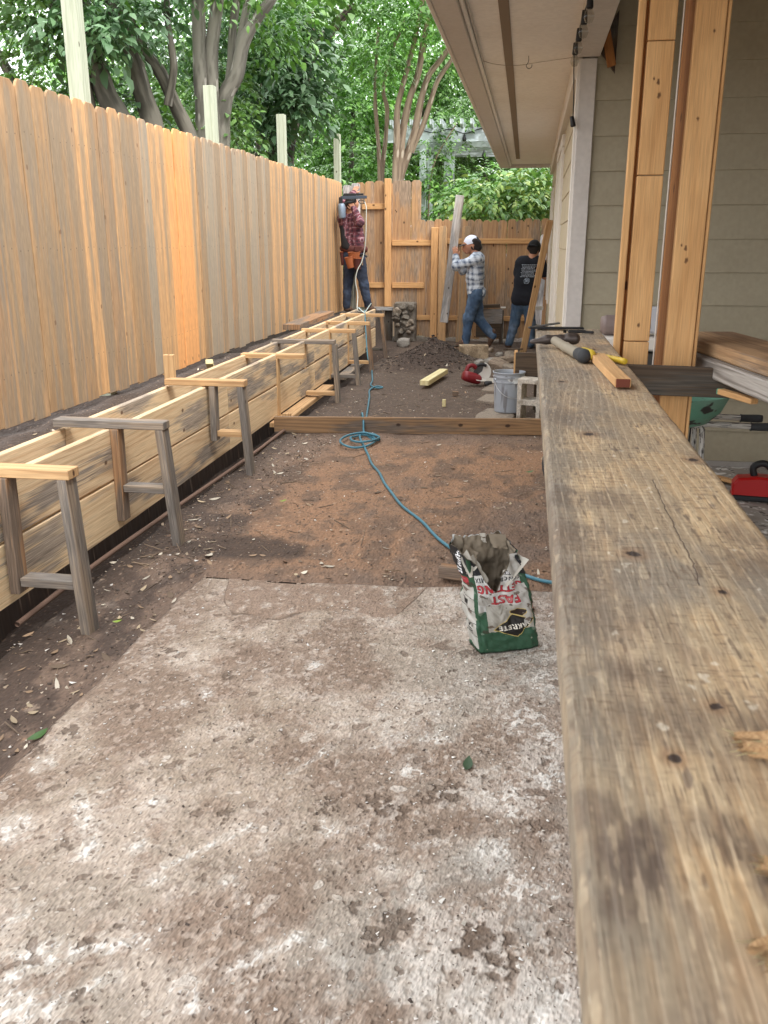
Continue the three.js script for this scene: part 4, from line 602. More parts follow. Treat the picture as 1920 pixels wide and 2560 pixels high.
tree('rough_bark_tree', 'rough barked tree with large glossy dark leaves, left of the slender tan stems', barkRough, [
  st(-14.5, [[-4.18, -0.3], [-4.16, 1.8], [-4.12, 2.7], [-4.03, 3.12], [-3.87, 3.6], [-3.59, 4.02], [-3.37, 4.36], [-3.11, 4.61], [-2.8, 4.9]], 0.17, 0.06),
  st(-14.3, [[-3.98, -0.3], [-3.93, 1.8], [-3.86, 2.68], [-3.78, 3.09], [-3.66, 3.52], [-3.5, 3.95], [-3.4, 4.8]], 0.13, 0.06),
  st(-15, [[-4.7, -0.3], [-4.6, 2.2], [-4.5, 3.0], [-4.4, 3.6], [-4.35, 4.5]], 0.1, 0.06),
], [[-4.05, 4.0, -13.8, 0.7, 0.75, 0.4, 260, 0, 0.125, 6, 0.3], [-3.55, 4.1, -13.7, 0.5, 0.7, 0.4, 190, 0, 0.12, 6, 0.3], [-4.3, 3.2, -13.9, 0.5, 0.5, 0.35, 140, 0, 0.12, 6, 0.3], [-3.5, 3.4, -13.7, 0.35, 0.35, 0.3, 70, 0, 0.12, 6, 0.3], [-3.9, 5.0, -14, 1.1, 0.6, 0.8, 200, 1, 0.12, 6, 0.3], [-4.6, 4.6, -14.2, 0.8, 0.8, 0.6, 190, 1, 0.11, 6, 0.3]], 64);
tree('slender_tree', 'slender tan multi stemmed tree fanning out above the tall part of the back fence', barkTan, [
  st(-17, [[-2.6, -0.3], [-2.57, 1.6], [-2.55, 2.6], [-2.53, 3.19], [-2.51, 3.81], [-2.43, 4.14], [-2.28, 4.65], [-2.14, 5.2], [-2, 6]], 0.075, 0.035),
  st(-17.1, [[-2.5, -0.3], [-2.52, 1.6], [-2.5, 2.6], [-2.43, 3.37], [-2.32, 3.93], [-2.17, 4.34], [-2.06, 4.93], [-1.98, 5.32], [-1.9, 6]], 0.085, 0.04),
  st(-17.2, [[-2.45, -0.3], [-2.5, 2.5], [-2.33, 3.12], [-2.21, 3.49], [-2.09, 4.05], [-1.97, 4.37], [-1.74, 4.64], [-1.5, 5.0], [-1.3, 5.6]], 0.085, 0.035),
  st(-17.3, [[-2.3, 3.1], [-2.07, 3.58], [-1.95, 3.95], [-1.83, 4.28], [-1.6, 4.6], [-1.3, 5.1]], 0.055, 0.03),
  st(-17.4, [[-2.85, -0.3], [-2.9, 2.62], [-2.93, 3.27], [-2.98, 3.87], [-2.98, 4.38], [-2.92, 5.2]], 0.05, 0.025),
  st(-17.5, [[-2.86, -0.3], [-2.88, 2.62], [-2.8, 3.42], [-2.78, 3.88], [-2.85, 4.17], [-2.69, 4.83], [-2.45, 5.3]], 0.05, 0.025),
], [[-2.3, 5.5, -16.6, 0.9, 0.55, 0.6, 210, 2, 0.085, 11, 0.36], [-1.7, 5.6, -16.8, 0.7, 0.6, 0.6, 150, 2, 0.085, 11, 0.36], [-2.9, 5.1, -17, 0.6, 0.6, 0.5, 130, 2, 0.085, 11, 0.36], [-2.75, 4.6, -16.7, 0.35, 0.2, 0.3, 30, 2, 0.085, 11, 0.36]], 65);
for (const [label, x, y, z, rx, ry, rz, n, pal, ll, nl, tl, h] of [
  ['feathery bright green tree filling the gap between rough barked tree and tan stems', -3.9, 3.9, -20, 1.1, 1.5, 0.9, 620, 2, 0.1, 12, 0.42, 3],
  ['low bright green thicket of fern like leaves behind the fence corner', -3.6, 2.3, -18.3, 0.8, 0.85, 0.6, 380, 2, 0.1, 10, 0.4, 2],
  ['tall mid green tree filling the view behind the forked grey stems', -5.3, 4.4, -16.5, 1.5, 1.5, 0.9, 480, 1, 0.11, 9, 0.38, 3],
  ['yellowish green tree standing behind the two left square posts', -8.0, 5.0, -16, 1.3, 0.9, 0.8, 150, 2, 0.1, 9, 0.38, 3],
  ['tall bright green tree whose crown shows above the tan stems', -2.3, 5.9, -22.6, 1.4, 1.0, 0.8, 420, 2, 0.11, 10, 0.4, 4],
  ['dark green bushy tree rising behind the white pergola', -1.2, 4.6, -23, 1.7, 1.3, 1, 480, 4, 0.12, 9, 0.4, 3],
  ['mid green spreading tree between the tan stems and the far wood', -2.6, 4.2, -21.5, 1.1, 1.6, 0.8, 420, 1, 0.1, 12, 0.4, 3],
]) tree('leafy_tree', label, barkDark, [[[x, -0.32, z, 0.12], [x + 0.1, 1.5, z, 0.1], [x - 0.05, h, z - 0.1, 0.08], [x, h + 1.4, z, 0.04]]], [[x, y, z, rx, ry, rz, n, pal, ll, nl, tl], [x - rx * 0.5, y - ry * 0.5, z + 0.2, rx * 0.6, ry * 0.5, rz * 0.7, n * 0.35, pal, ll, nl, tl], [x + rx * 0.4, y + ry * 0.7, z, rx * 0.7, ry * 0.5, rz, n * 0.35, pal, ll, nl, tl]], Math.round(x * 31 + 900));
{ // the wood further off reads as one mass
  const cl = []; const R = rng(77);
  for (let k = 0; k < 90; k++) { const z = -25 - 6 * R(), x = lerp(-0.5, 0.12, R()) * -z, y = 0.5 + 7.5 * R(); cl.push([x, y, z, 1.9, 1.4, 1, 85, [1, 4, 2, 1][k % 4], 0.2, 8, 0.5]); }
  const m = part(scene, 'distant_wood', foliage(cl, 78), leafM); stuff(m, 'dense green wood far behind the fences', 'wood');
}
for (const [name, label, cl, seed, x, z] of [
  ['shrub', 'bright yellow green shrub rising behind the low back fence beside the house', [[-0.65, 2.2, -15.4, 0.75, 0.42, 0.35, 210, 3, 0.12, 6, 0.24], [0.05, 2.35, -15.6, 0.45, 0.5, 0.3, 120, 3, 0.12, 6, 0.24], [-1.15, 2.15, -15.5, 0.3, 0.3, 0.3, 50, 3, 0.12, 6, 0.24]], 81, -0.5, -15.6],
  ['shrub', 'darker green fine leaved shrub behind the yellow green one', [[-0.6, 2.3, -16.8, 1.0, 0.45, 0.5, 330, 2, 0.085, 10, 0.3], [0.2, 2.5, -16.9, 0.6, 0.5, 0.4, 200, 2, 0.085, 10, 0.3]], 82, -0.4, -16.9],
  ['shrub', 'broad leaved green shrub poking over the fence corner by the nearest man', [[-3.2, 2.25, -15.7, 0.55, 0.3, 0.3, 70, 2, 0.15, 6, 0.24]], 83, -3.2, -15.8],
]) { const S = thing(name, label, 'shrub'); part(S, 'stem', limb([[x, -0.32, z, 0.05], [x + 0.05, 1, z, 0.04], [x - 0.1, 2.2, z, 0.02]], 7, 4), barkDark); part(S, 'foliage', foliage(cl, seed), leafM); }
{ // white pergola overgrown with vine
  const wp = texPair(128, 256, (u, v, o) => { const a = pf(u, v, 3, 9, 5, 541); o[0] = 214; o[1] = 222; o[2] = 226; mix3(o, [150, 158, 156], ss(0.5, 0.68, a) * 0.8); o[3] = a; }), pm = M({ map: wp.map, bumpMap: wp.bumpMap, bumpScale: 0.002, roughness: 0.7 }); pm.userData.tile = [0.4, 1.6];
  const P = thing('pergola', 'weathered white pergola with rafters over the neighbouring yard', 'pergola', [0, 0, 0]);
  part(P, 'beam', cbox(3.5, 0.26, 0.06, 0, pm.userData.tile, 1), pm, [-1.25, 3.56, -19]);
  part(P, 'beam', cbox(3.5, 0.26, 0.06, 0, pm.userData.tile, 4), pm, [-1.25, 3.56, -21.6]);
  for (let k = 0; k < 17; k++) part(P, 'rafter', prism([[-1.7, 0], [1.35, 0], [1.45, 0.05], [1.45, 0.14], [-1.7, 0.14]], 0.055, 0.004), pm, [-2.9 + k * 0.2, 3.69, -20.2], [0, -PI / 2, 0]);
  for (let k = 0; k < 9; k++) part(P, 'slat', cbox(3.3, 0.09, 0.03, 0, pm.userData.tile, k), pm, [-1.2, 3.4 + 0.01 * (k % 2), -19.25 - k * 0.27]);
  for (const [x, z, w] of [[-2.28, -19, 0.13], [-1.84, -20, 0.2], [0.3, -19, 0.13], [-2.6, -21.6, 0.13]]) part(P, 'post', cbox(w, 3.78, w, 1, pm.userData.tile, 3), pm, [x, 1.55, z]);
  for (const x of [-2.2, -1.75]) part(P, 'curtain_board', cbox(0.12, 3.1, 0.03, 1, pm.userData.tile, 5), pm, [x, 1.7, -19.6]);
  const vine = thing('vine', 'green vine climbing the white pergola posts and rafters', 'vine', [0, 0, 0]);
  part(vine, 'stem', limb([[-2.2, -0.3, -18.9, 0.025], [-2.15, 1.5, -18.85, 0.022], [-2.05, 3, -18.88, 0.018], [-1.6, 3.75, -18.8, 0.012]], 7, 5), barkTan);
  part(vine, 'leaves', foliage([[-2.05, 3.1, -18.8, 0.22, 0.6, 0.12, 60, 2, 0.085, 7, 0.22], [-2.1, 2.2, -18.8, 0.2, 0.7, 0.15, 70, 2, 0.085, 7, 0.22], [-1.75, 2.6, -18.9, 0.22, 0.9, 0.15, 50, 2, 0.085, 7, 0.22], [-1.7, 3.97, -19.6, 1.2, 0.12, 0.4, 90, 2, 0.085, 7, 0.22], [-1.55, 3.4, -18.8, 0.2, 0.5, 0.1, 20, 2, 0.085, 7, 0.22], [-0.9, 4.15, -19.6, 0.9, 0.3, 0.5, 110, 2, 0.085, 7, 0.22]], 91), leafM);
  const s2 = thing('string_lights', 'dark string of bulbs looped under the white pergola beam', 'string lights');
  part(s2, 'cord', tube([[-2.4, 3.68, -18.93], [-2.05, 3.6, -18.93], [-1.75, 3.66, -18.93], [-1.45, 3.58, -18.93], [-1.1, 3.66, -18.93], [-0.8, 3.6, -18.93]], 0.01, 50, 5), MT.blackPlastic);
  for (const [x, y] of [[-1.45, 3.5], [-1.05, 3.2]]) part(s2, 'bulb', lathe([[0, 0.07], [0.02, 0.06], [0.025, 0.02], [0.045, -0.02], [0.035, -0.06], [0, -0.075]], 10), MT.blackPlastic, [x, y, -18.93]);
}

// ---------------------------------------------------------------- people: smooth-joined tapered bones meshed with surface nets
// bone: [ax, ay, az, ra, bx, by, bz, rb]
function bodyMesh(bones, cell, k, paint) {
  const lo = [1e9, 1e9, 1e9], hi = [-1e9, -1e9, -1e9];
  for (const b of bones) for (let q = 0; q < 3; q++) { lo[q] = Math.min(lo[q], b[q] - b[3], b[4 + q] - b[7]); hi[q] = Math.max(hi[q], b[q] + b[3], b[4 + q] + b[7]); }
  const pad = 3 * cell + 0.3 * k, n = [0, 1, 2].map((q) => { lo[q] -= pad; return Math.ceil((hi[q] + pad - lo[q]) / cell) + 1; }), [nx, ny, nz] = n;
  const F = new Float32Array(nx * ny * nz).fill(1);
  const dist = (b, x, y, z) => { const dx = b[4] - b[0], dy = b[5] - b[1], dz = b[6] - b[2], l = dx * dx + dy * dy + dz * dz, t = l > 1e-9 ? clamp(((x - b[0]) * dx + (y - b[1]) * dy + (z - b[2]) * dz) / l) : 0, ex = x - b[0] - dx * t, ey = y - b[1] - dy * t, ez = z - b[2] - dz * t; return Math.sqrt(ex * ex + ey * ey + ez * ez) - lerp(b[3], b[7], t); };
  for (const b of bones) {
    const m = Math.max(b[3], b[7]) + k + 3 * cell, r = [0, 1, 2].map((q) => [Math.max(0, Math.floor((Math.min(b[q], b[4 + q]) - m - lo[q]) / cell)), Math.min(n[q] - 1, Math.ceil((Math.max(b[q], b[4 + q]) + m - lo[q]) / cell))]);
    for (let z = r[2][0]; z <= r[2][1]; z++) for (let y = r[1][0]; y <= r[1][1]; y++) for (let x = r[0][0]; x <= r[0][1]; x++) {
      const i = (z * ny + y) * nx + x, d = dist(b, lo[0] + x * cell, lo[1] + y * cell, lo[2] + z * cell), f = F[i], h = clamp(0.5 + 0.5 * (f - d) / k); F[i] = f + (d - f) * h - k * h * (1 - h);
    }
  }
  const id = new Int32Array(nx * ny * nz).fill(-1), pos = [], idx = [], col = [];
  for (let z = 0; z < nz - 1; z++) for (let y = 0; y < ny - 1; y++) for (let x = 0; x < nx - 1; x++) {
    const o = (z * ny + y) * nx + x; let c = 0, sx = 0, sy = 0, sz = 0; const v = [];
    for (let q = 0; q < 8; q++) v.push(F[o + (q & 1) + (q >> 1 & 1) * nx + (q >> 2) * nx * ny]);
    for (const [p, q] of EDG) if ((v[p] < 0) !== (v[q] < 0)) { const t = v[p] / (v[p] - v[q]); sx += lerp(p & 1, q & 1, t); sy += lerp(p >> 1 & 1, q >> 1 & 1, t); sz += lerp(p >> 2, q >> 2, t); c++; }
    if (!c) continue; id[o] = pos.length / 3; pos.push(lo[0] + (x + sx / c) * cell, lo[1] + (y + sy / c) * cell, lo[2] + (z + sz / c) * cell);
  }
  const st3 = [1, nx, nx * ny];
  for (let z = 1; z < nz - 1; z++) for (let y = 1; y < ny - 1; y++) for (let x = 1; x < nx - 1; x++) { const o = (z * ny + y) * nx + x, s = F[o] < 0; for (let a = 0; a < 3; a++) { if (s === F[o + st3[a]] < 0) continue; const u = st3[(a + 1) % 3], w = st3[(a + 2) % 3], A = id[o], B = id[o - u], C = id[o - u - w], D = id[o - w]; if (s) idx.push(A, B, C, A, C, D); else idx.push(A, C, B, A, D, C); } }
  if (paint) for (let i = 0; i < pos.length; i += 3) {
    let best = 1e9, bb = null; for (const b of bones) { const d = dist(b, pos[i], pos[i + 1], pos[i + 2]); if (d < best) { best = d; bb = b; } }
    const c = paint(pos[i], pos[i + 1], pos[i + 2], bb); col.push(c[0], c[1], c[2]);
  }
  const g = new THREE.BufferGeometry(); g.setAttribute('position', new THREE.Float32BufferAttribute(pos, 3)); if (paint) g.setAttribute('color', new THREE.Float32BufferAttribute(col, 3)); g.setIndex(idx); g.computeVertexNormals(); return g;
}
const EDG = [[0, 1], [2, 3], [4, 5], [6, 7], [0, 2], [1, 3], [4, 6], [5, 7], [0, 4], [1, 5], [2, 6], [3, 7]];
const grow = (bs, d) => bs.map((b) => [b[0], b[1], b[2], b[3] + d, b[4], b[5], b[6], b[7] + d]);
const bn = (a, ra, b, rb) => [a[0], a[1], a[2], ra, b[0], b[1], b[2], rb];
// a hand: wrist w, finger direction f, palm normal p (fingers curl towards p), thumb on side s (+1/-1)
function handBones(w, f, p, s, curl = 0.5) {
  const F = V(...f).normalize(), Pn = V(...p); Pn.addScaledVector(F, -Pn.dot(F)).normalize(); const S = F.clone().cross(Pn).multiplyScalar(s), W = V(...w), out = [], at = (a, b, c) => W.clone().addScaledVector(F, a).addScaledVector(S, b).addScaledVector(Pn, c).toArray();
  for (const b of [-0.027, -0.009, 0.009, 0.027]) out.push(bn(at(-0.005, b * 0.6, 0), 0.017, at(0.075, b, 0.004), 0.0125));
  [[-0.03, 0.058, 0.3], [-0.01, 0.072, 0.06], [0.01, 0.078, -0.05], [0.03, 0.07, -0.2]].forEach(([b, L, sp]) => { const a0 = curl * 0.5, a1 = curl * 1.5, k0 = at(0.078, b, 0.004), m = at(0.078 + L * 0.5 * Math.cos(a0), b * 1.1, 0.004 + L * 0.5 * Math.sin(a0)), e = at(0.078 + L * 0.5 * Math.cos(a0) + L * 0.5 * Math.cos(a1), b * 1.12, 0.004 + L * 0.5 * (Math.sin(a0) + Math.sin(a1))); out.push(bn(k0, 0.0095, m, 0.0085), bn(m, 0.0085, e, 0.007)); });
  const t0 = at(0.018, 0.028, 0.004), t1 = at(0.045, 0.056, 0.016), t2 = at(0.078, 0.068, 0.026); out.push(bn(t0, 0.014, t1, 0.0115), bn(t1, 0.011, t2, 0.0085)); return out;
}
const skinM = M({ color: [176, 124, 96], roughness: 0.6 }), hairM = M({ color: [34, 27, 24], roughness: 0.8 }), clothV = M({ color: 0xffffff, vertexColors: true, roughness: 0.92 }), bootM = M({ color: [84, 62, 48], roughness: 0.8 });
const joinPlain = (gs) => mergeGeometries(gs.map((g) => { const q = g.toNonIndexed(); for (const k of Object.keys(q.attributes)) if (k !== 'position' && k !== 'normal') q.deleteAttribute(k); return q; }));
const joinIdx = (gs) => mergeGeometries(gs.map((g) => { for (const k of Object.keys(g.attributes)) if (!['position', 'normal'].includes(k)) g.deleteAttribute(k); return g; }));
// plaid: bands along the bone and across it
function plaidPaint(base, dark, light, sc, seed) {
  return (x, y, z, b) => {
    const dx = b[4] - b[0], dy = b[5] - b[1], dz = b[6] - b[2], l = Math.sqrt(dx * dx + dy * dy + dz * dz) + 1e-6, s = ((x - b[0]) * dx + (y - b[1]) * dy + (z - b[2]) * dz) / l;
    const c = Math.abs(dy) > 0.6 * l ? x * 0.9 + z * 0.7 : Math.abs(dx) > Math.abs(dz) ? y + z * 0.5 : y + x * 0.5;
    const q = (t) => { const r = t / sc - Math.floor(t / sc); return r < 0.38 ? 1 : r > 0.62 && r < 0.7 ? -1 : 0; };
    const a = q(s + 0.02 * n2(x * 12, y * 12, seed)), e = q(c + 0.02 * n2(y * 12, z * 12, seed + 1)), o = base.slice(), k = (Math.max(a, 0) + Math.max(e, 0)) * 0.5; mix3(o, dark, k); if (a < 0 || e < 0) mix3(o, light, 0.7); const m = 0.85 + 0.3 * n2(x * 25, y * 25 + z * 20, seed + 5); return [o[0] * m, o[1] * m, o[2] * m];
  };
}
const denim = (c, d, seed) => (x, y, z) => { const o = c.slice(); mix3(o, d, ss(0.4, 0.7, fbm(x * 9 + z * 6, y * 7, 4, seed))); const m = 0.75 + 0.5 * n2(x * 40 + z * 33, y * 30, seed + 3); return [o[0] * m, o[1] * m, o[2] * m]; };
const rel = (o, pts) => Object.fromEntries(Object.entries(pts).map(([k, p]) => [k, [p[0] - o[0], p[1] - o[1], p[2] - o[2]]]));
function wrinkle(g, amp, seed, f = 14) { const p = g.attributes.position, n = g.attributes.normal; for (let i = 0; i < p.count; i++) { const x = p.getX(i), y = p.getY(i), z = p.getZ(i), d = amp * (fbm(x * f * 0.7 + z * f + 9, y * f * 1.6 + x * f * 0.8, 3, seed) - 0.5) * 2; p.setXYZ(i, x + n.getX(i) * d, y + n.getY(i) * d, z + n.getZ(i) * d); } g.computeVertexNormals(); return g; }
function capMesh(parent, c, r, tilt, yaw, crown, brimM, brimDir) {
  const C = new THREE.Group(); C.name = 'cap'; C.position.set(...c); C.rotation.set(0, yaw, 0); parent.add(C); const T = new THREE.Group(); 
  const dome = new THREE.SphereGeometry(r, 24, 12, 0, 2 * PI, 0, PI * 0.54); dome.scale(1.12, 1.05, 0.98); part(C, 'crown', dome, crown, null, [0, 0, tilt]);
  const bm = new THREE.SphereGeometry(1, 24, 8, 0, 2 * PI, 0, PI * 0.5); bm.scale(r * 0.85, 0.02, r * 0.82); const b = part(C, 'brim', bm, brimM, [-Math.cos(tilt) * r * 0.98 * brimDir, -0.008 - Math.sin(tilt) * r * brimDir, 0], [0, 0, tilt]); return C;
}
const foot = (a, t, r = 0.042) => [bn([a[0], a[1] + 0.06, a[2]], r + 0.008, a, r), bn(a, r, [(a[0] + t[0]) / 2, (a[1] + t[1]) / 2 + 0.012, (a[2] + t[2]) / 2], r * 0.95), bn([(a[0] + t[0]) / 2, (a[1] + t[1]) / 2 + 0.006, (a[2] + t[2]) / 2], r * 0.9, t, r * 0.75)];

{ // man in the pale plaid shirt and white cap, pushing up the grey plank
  const O = [-0.8, 0, -13.4], P = thing('person', 'man in white cap, pale blue plaid shirt and jeans bracing a grey plank', 'person', O);
  const j = rel(O, { sh: [-0.8, 1.27, -13.23], shF: [-0.8, 1.27, -13.57], el: [-1.085, 1.175, -13.2], elF: [-1.02, 1.1, -13.62], wr: [-1.1, 1.305, -13.28], wrF: [-1.09, 1.24, -13.5], hip: [-0.79, 0.79, -13.3], hipF: [-0.81, 0.79, -13.49], kn: [-0.895, 0.43, -13.31], knF: [-0.755, 0.42, -13.49], an: [-0.925, 0.09, -13.32], anF: [-0.535, 0.16, -13.5], toe: [-1.05, 0.03, -13.32], toeF: [-0.585, 0.03, -13.5] });
  const head = [bn([-0.06, 1.485, 0], 0.092, [-0.12, 1.47, 0], 0.088), bn([-0.12, 1.43, 0], 0.075, [-0.145, 1.385, 0], 0.045), bn([-0.14, 1.45, 0], 0.05, [-0.165, 1.42, 0], 0.04), bn([-0.196, 1.445, 0], 0.011, [-0.213, 1.42, 0], 0.013), bn([-0.196, 1.4, 0], 0.014, [-0.19, 1.39, 0], 0.014), bn([-0.055, 1.46, 0.088], 0.018, [-0.05, 1.43, 0.086], 0.012), bn([-0.055, 1.46, -0.088], 0.018, [-0.05, 1.43, -0.086], 0.012)];
  const neck = bn([-0.05, 1.42, 0], 0.058, [0.0, 1.3, 0], 0.066);
  const torso = [bn([0.0, 1.26, 0.1], 0.095, [-0.02, 1.02, 0.07], 0.11), bn([0.0, 1.26, -0.1], 0.095, [-0.02, 1.02, -0.07], 0.11), bn([-0.02, 1.02, 0.06], 0.11, [-0.01, 0.82, 0.07], 0.1), bn([-0.02, 1.02, -0.06], 0.11, [-0.01, 0.82, -0.07], 0.1), bn([0.01, 1.29, 0.15], 0.06, [0.01, 1.29, -0.15], 0.06)];
  const arms = [bn(j.sh, 0.062, j.el, 0.047), bn(j.el, 0.047, j.wr, 0.033), bn(j.shF, 0.062, j.elF, 0.047), bn(j.elF, 0.047, j.wrF, 0.033)], legs = [bn(j.hip, 0.095, j.kn, 0.06), bn(j.kn, 0.06, j.an, 0.042), bn(j.hipF, 0.095, j.knF, 0.06), bn(j.knF, 0.06, j.anF, 0.042)];
  const body = bodyMesh([...torso, neck, ...arms, ...legs, ...foot(j.an, j.toe, 0.036), ...foot(j.anF, j.toeF, 0.036)], 0.013, 0.03), hd = bodyMesh([...head, neck], 0.006, 0.02), h1 = bodyMesh(handBones(j.wr, [-0.05, 1, -0.1], [-0.4, -0.1, -0.9], -1, 0.35), 0.0042, 0.008), h2 = bodyMesh(handBones(j.wrF, [-0.2, 1, 0], [-0.6, 0, 0.8], 1, 0.5), 0.0042, 0.008);
  part(P, 'body', joinIdx([body, hd, h1, h2]), skinM);
  const shirtB = [...grow(torso, 0.016), ...grow(arms, 0.014), bn([0.005, 0.82, 0.07], 0.118, [0.025, 0.79, 0.06], 0.122), bn([0.005, 0.82, -0.07], 0.118, [0.025, 0.79, -0.06], 0.122)];
  part(P, 'shirt', wrinkle(bodyMesh(shirtB, 0.0095, 0.03, plaidPaint([0.52, 0.57, 0.64], [0.09, 0.115, 0.17], [0.68, 0.72, 0.76], 0.085, 3)), 0.009, 7), clothV);
  part(P, 'collar', bodyMesh([bn([-0.035, 1.355, 0.045], 0.028, [0.045, 1.345, 0.03], 0.03), bn([-0.035, 1.355, -0.045], 0.028, [0.045, 1.345, -0.03], 0.03)], 0.008, 0.03), M({ color: [170, 182, 198], roughness: 0.9 }));
  part(P, 'jeans', wrinkle(bodyMesh([...grow(legs, 0.016), bn([0.0, 0.83, 0.06], 0.112, [0.0, 0.76, 0.06], 0.115), bn([0.0, 0.83, -0.06], 0.112, [0.0, 0.76, -0.06], 0.115)], 0.011, 0.035, denim([0.05, 0.09, 0.16], [0.11, 0.17, 0.26], 21)), 0.012, 9, 11), clothV);
  for (const b of [foot(j.an, j.toe), foot(j.anF, j.toeF)]) part(P, 'boot', bodyMesh(b, 0.009, 0.02), bootM);
  part(P, 'hair', bodyMesh([bn([-0.02, 1.48, 0], 0.085, [0.0, 1.44, 0], 0.07), bn([-0.05, 1.5, 0.03], 0.078, [-0.05, 1.45, 0.05], 0.05), bn([-0.05, 1.5, -0.03], 0.078, [-0.05, 1.45, -0.05], 0.05)], 0.009, 0.02), hairM);
  const c = capMesh(P, [-0.083, 1.5, 0], 0.104, 0.24, 0, M({ color: [222, 226, 240], roughness: 0.85 }), M({ color: [58, 54, 54], roughness: 0.85 }), 1);
  part(c, 'mesh_back', (() => { const g = new THREE.SphereGeometry(0.106, 16, 8, PI * 0.82, PI * 0.36, PI * 0.3, PI * 0.25); g.scale(1.12, 1.05, 0.98); return g; })(), M({ color: [30, 28, 30], roughness: 0.9 }), null, [0, 0, 0.24]);
  part(P, 'key_ring', joinPlain([new THREE.TorusGeometry(0.018, 0.003, 6, 14).translate(-0.09, 0.67, 0.135), new THREE.BoxGeometry(0.012, 0.06, 0.004).translate(-0.09, 0.62, 0.135), new THREE.BoxGeometry(0.01, 0.05, 0.004).rotateZ(0.3).translate(-0.1, 0.63, 0.14)]), MT.steel);
  const pl = bar(scene, numbered('grey_plank'), [-1.285, 0.34, -13.62], [-1.09, 2.165, -13.68], 0.125, 0.03, MT.greyPlank, { up: [0, 0, 1], variant: 5, e: 0.004 }); pl.userData = { label: 'tall weathered grey plank held upright by the man in the white cap', category: 'plank' };
}
{ // man in the black shirt seen from behind
  const O = [-0.1, 0, -13.6], P = thing('person', 'man in black cap and black printed shirt seen from behind, by the house corner', 'person', O);
  const head = [bn([0.115, 1.435, 0.0], 0.083, [0.125, 1.425, -0.04], 0.083), bn([0.13, 1.375, -0.06], 0.062, [0.135, 1.345, -0.09], 0.042), bn([0.138, 1.4, -0.13], 0.012, [0.14, 1.385, -0.145], 0.014), bn([0.03, 1.41, -0.02], 0.016, [0.034, 1.385, -0.02], 0.012), bn([0.205, 1.41, -0.04], 0.016, [0.205, 1.385, -0.04], 0.012)], neck = bn([0.11, 1.36, 0], 0.056, [0.09, 1.26, 0.01], 0.066);
  const torso = [bn([0.0, 1.21, 0], 0.088, [-0.04, 0.96, 0], 0.095), bn([0.15, 1.21, 0], 0.088, [0.08, 0.96, 0], 0.095), bn([-0.04, 0.96, 0], 0.09, [-0.06, 0.74, 0.01], 0.092), bn([0.08, 0.96, 0], 0.09, [0.05, 0.74, 0.01], 0.092), bn([-0.045, 1.235, 0], 0.058, [0.205, 1.235, 0], 0.058)];
  const aL = [bn([-0.07, 1.215, 0], 0.056, [-0.115, 1.03, -0.05], 0.046), bn([-0.115, 1.03, -0.05], 0.042, [0.02, 0.98, -0.27], 0.031)], aR = [bn([0.23, 1.215, 0], 0.056, [0.29, 1.03, -0.04], 0.046), bn([0.29, 1.03, -0.04], 0.042, [0.24, 1.08, -0.29], 0.031)];
  const legs = [bn([-0.065, 0.69, 0], 0.088, [-0.12, 0.35, -0.02], 0.058), bn([-0.12, 0.35, -0.02], 0.058, [-0.19, 0.05, 0.03], 0.04), bn([0.065, 0.69, 0], 0.088, [0.11, 0.35, -0.02], 0.058), bn([0.11, 0.35, -0.02], 0.058, [0.135, 0.04, 0.02], 0.04)], fL = [[-0.19, 0.03, 0.03], [-0.23, 0.012, -0.1]], fR = [[0.135, 0.03, 0.02], [0.16, 0.012, -0.12]];
  part(P, 'body', joinIdx([bodyMesh([...torso, neck, ...aL, ...aR, ...legs, ...foot(...fL, 0.034), ...foot(...fR, 0.034)], 0.013, 0.03), bodyMesh([...head, neck], 0.006, 0.02), bodyMesh(handBones([0.02, 0.98, -0.27], [0.4, 0.1, -0.6], [0, -1, -0.2], 1, 0.7), 0.0045, 0.008), bodyMesh(handBones([0.24, 1.08, -0.29], [-0.2, 0.5, -0.8], [-0.8, 0, -0.2], -1, 0.8), 0.0045, 0.008)]), skinM);
  part(P, 'shirt', wrinkle(bodyMesh([...grow(torso, 0.02), bn(aL[0].slice(0, 3), 0.078, [-0.11, 1.07, -0.04], 0.066), bn(aR[0].slice(0, 3), 0.078, [0.28, 1.07, -0.03], 0.066), bn([-0.065, 0.74, 0.01], 0.118, [-0.07, 0.7, 0.01], 0.12), bn([0.055, 0.74, 0.01], 0.118, [0.05, 0.7, 0.01], 0.12)], 0.0105, 0.035), 0.006, 13), M({ color: [24, 26, 34], roughness: 0.95 }));
  part(P, 'jeans', wrinkle(bodyMesh([...grow(legs, 0.017), bn([-0.05, 0.76, 0], 0.1, [-0.06, 0.69, 0], 0.104), bn([0.055, 0.76, 0], 0.1, [0.06, 0.69, 0], 0.104)], 0.011, 0.035, denim([0.045, 0.08, 0.13], [0.1, 0.14, 0.2], 31)), 0.01, 15, 11), clothV);
  for (const b of [foot(...fL), foot(...fR)]) part(P, 'boot', bodyMesh(b, 0.009, 0.02), bootM);
  part(P, 'hair', bodyMesh([bn([0.115, 1.42, 0.02], 0.081, [0.11, 1.385, 0.02], 0.06), bn([0.06, 1.42, -0.01], 0.05, [0.06, 1.4, -0.02], 0.03), bn([0.17, 1.42, -0.02], 0.05, [0.18, 1.39, -0.03], 0.03)], 0.009, 0.02), hairM);
  const cm = M({ color: [22, 22, 25], roughness: 0.9 }); capMesh(P, [0.12, 1.445, -0.012], 0.096, 0.16, -PI / 2 - 0.3, cm, cm, -1);
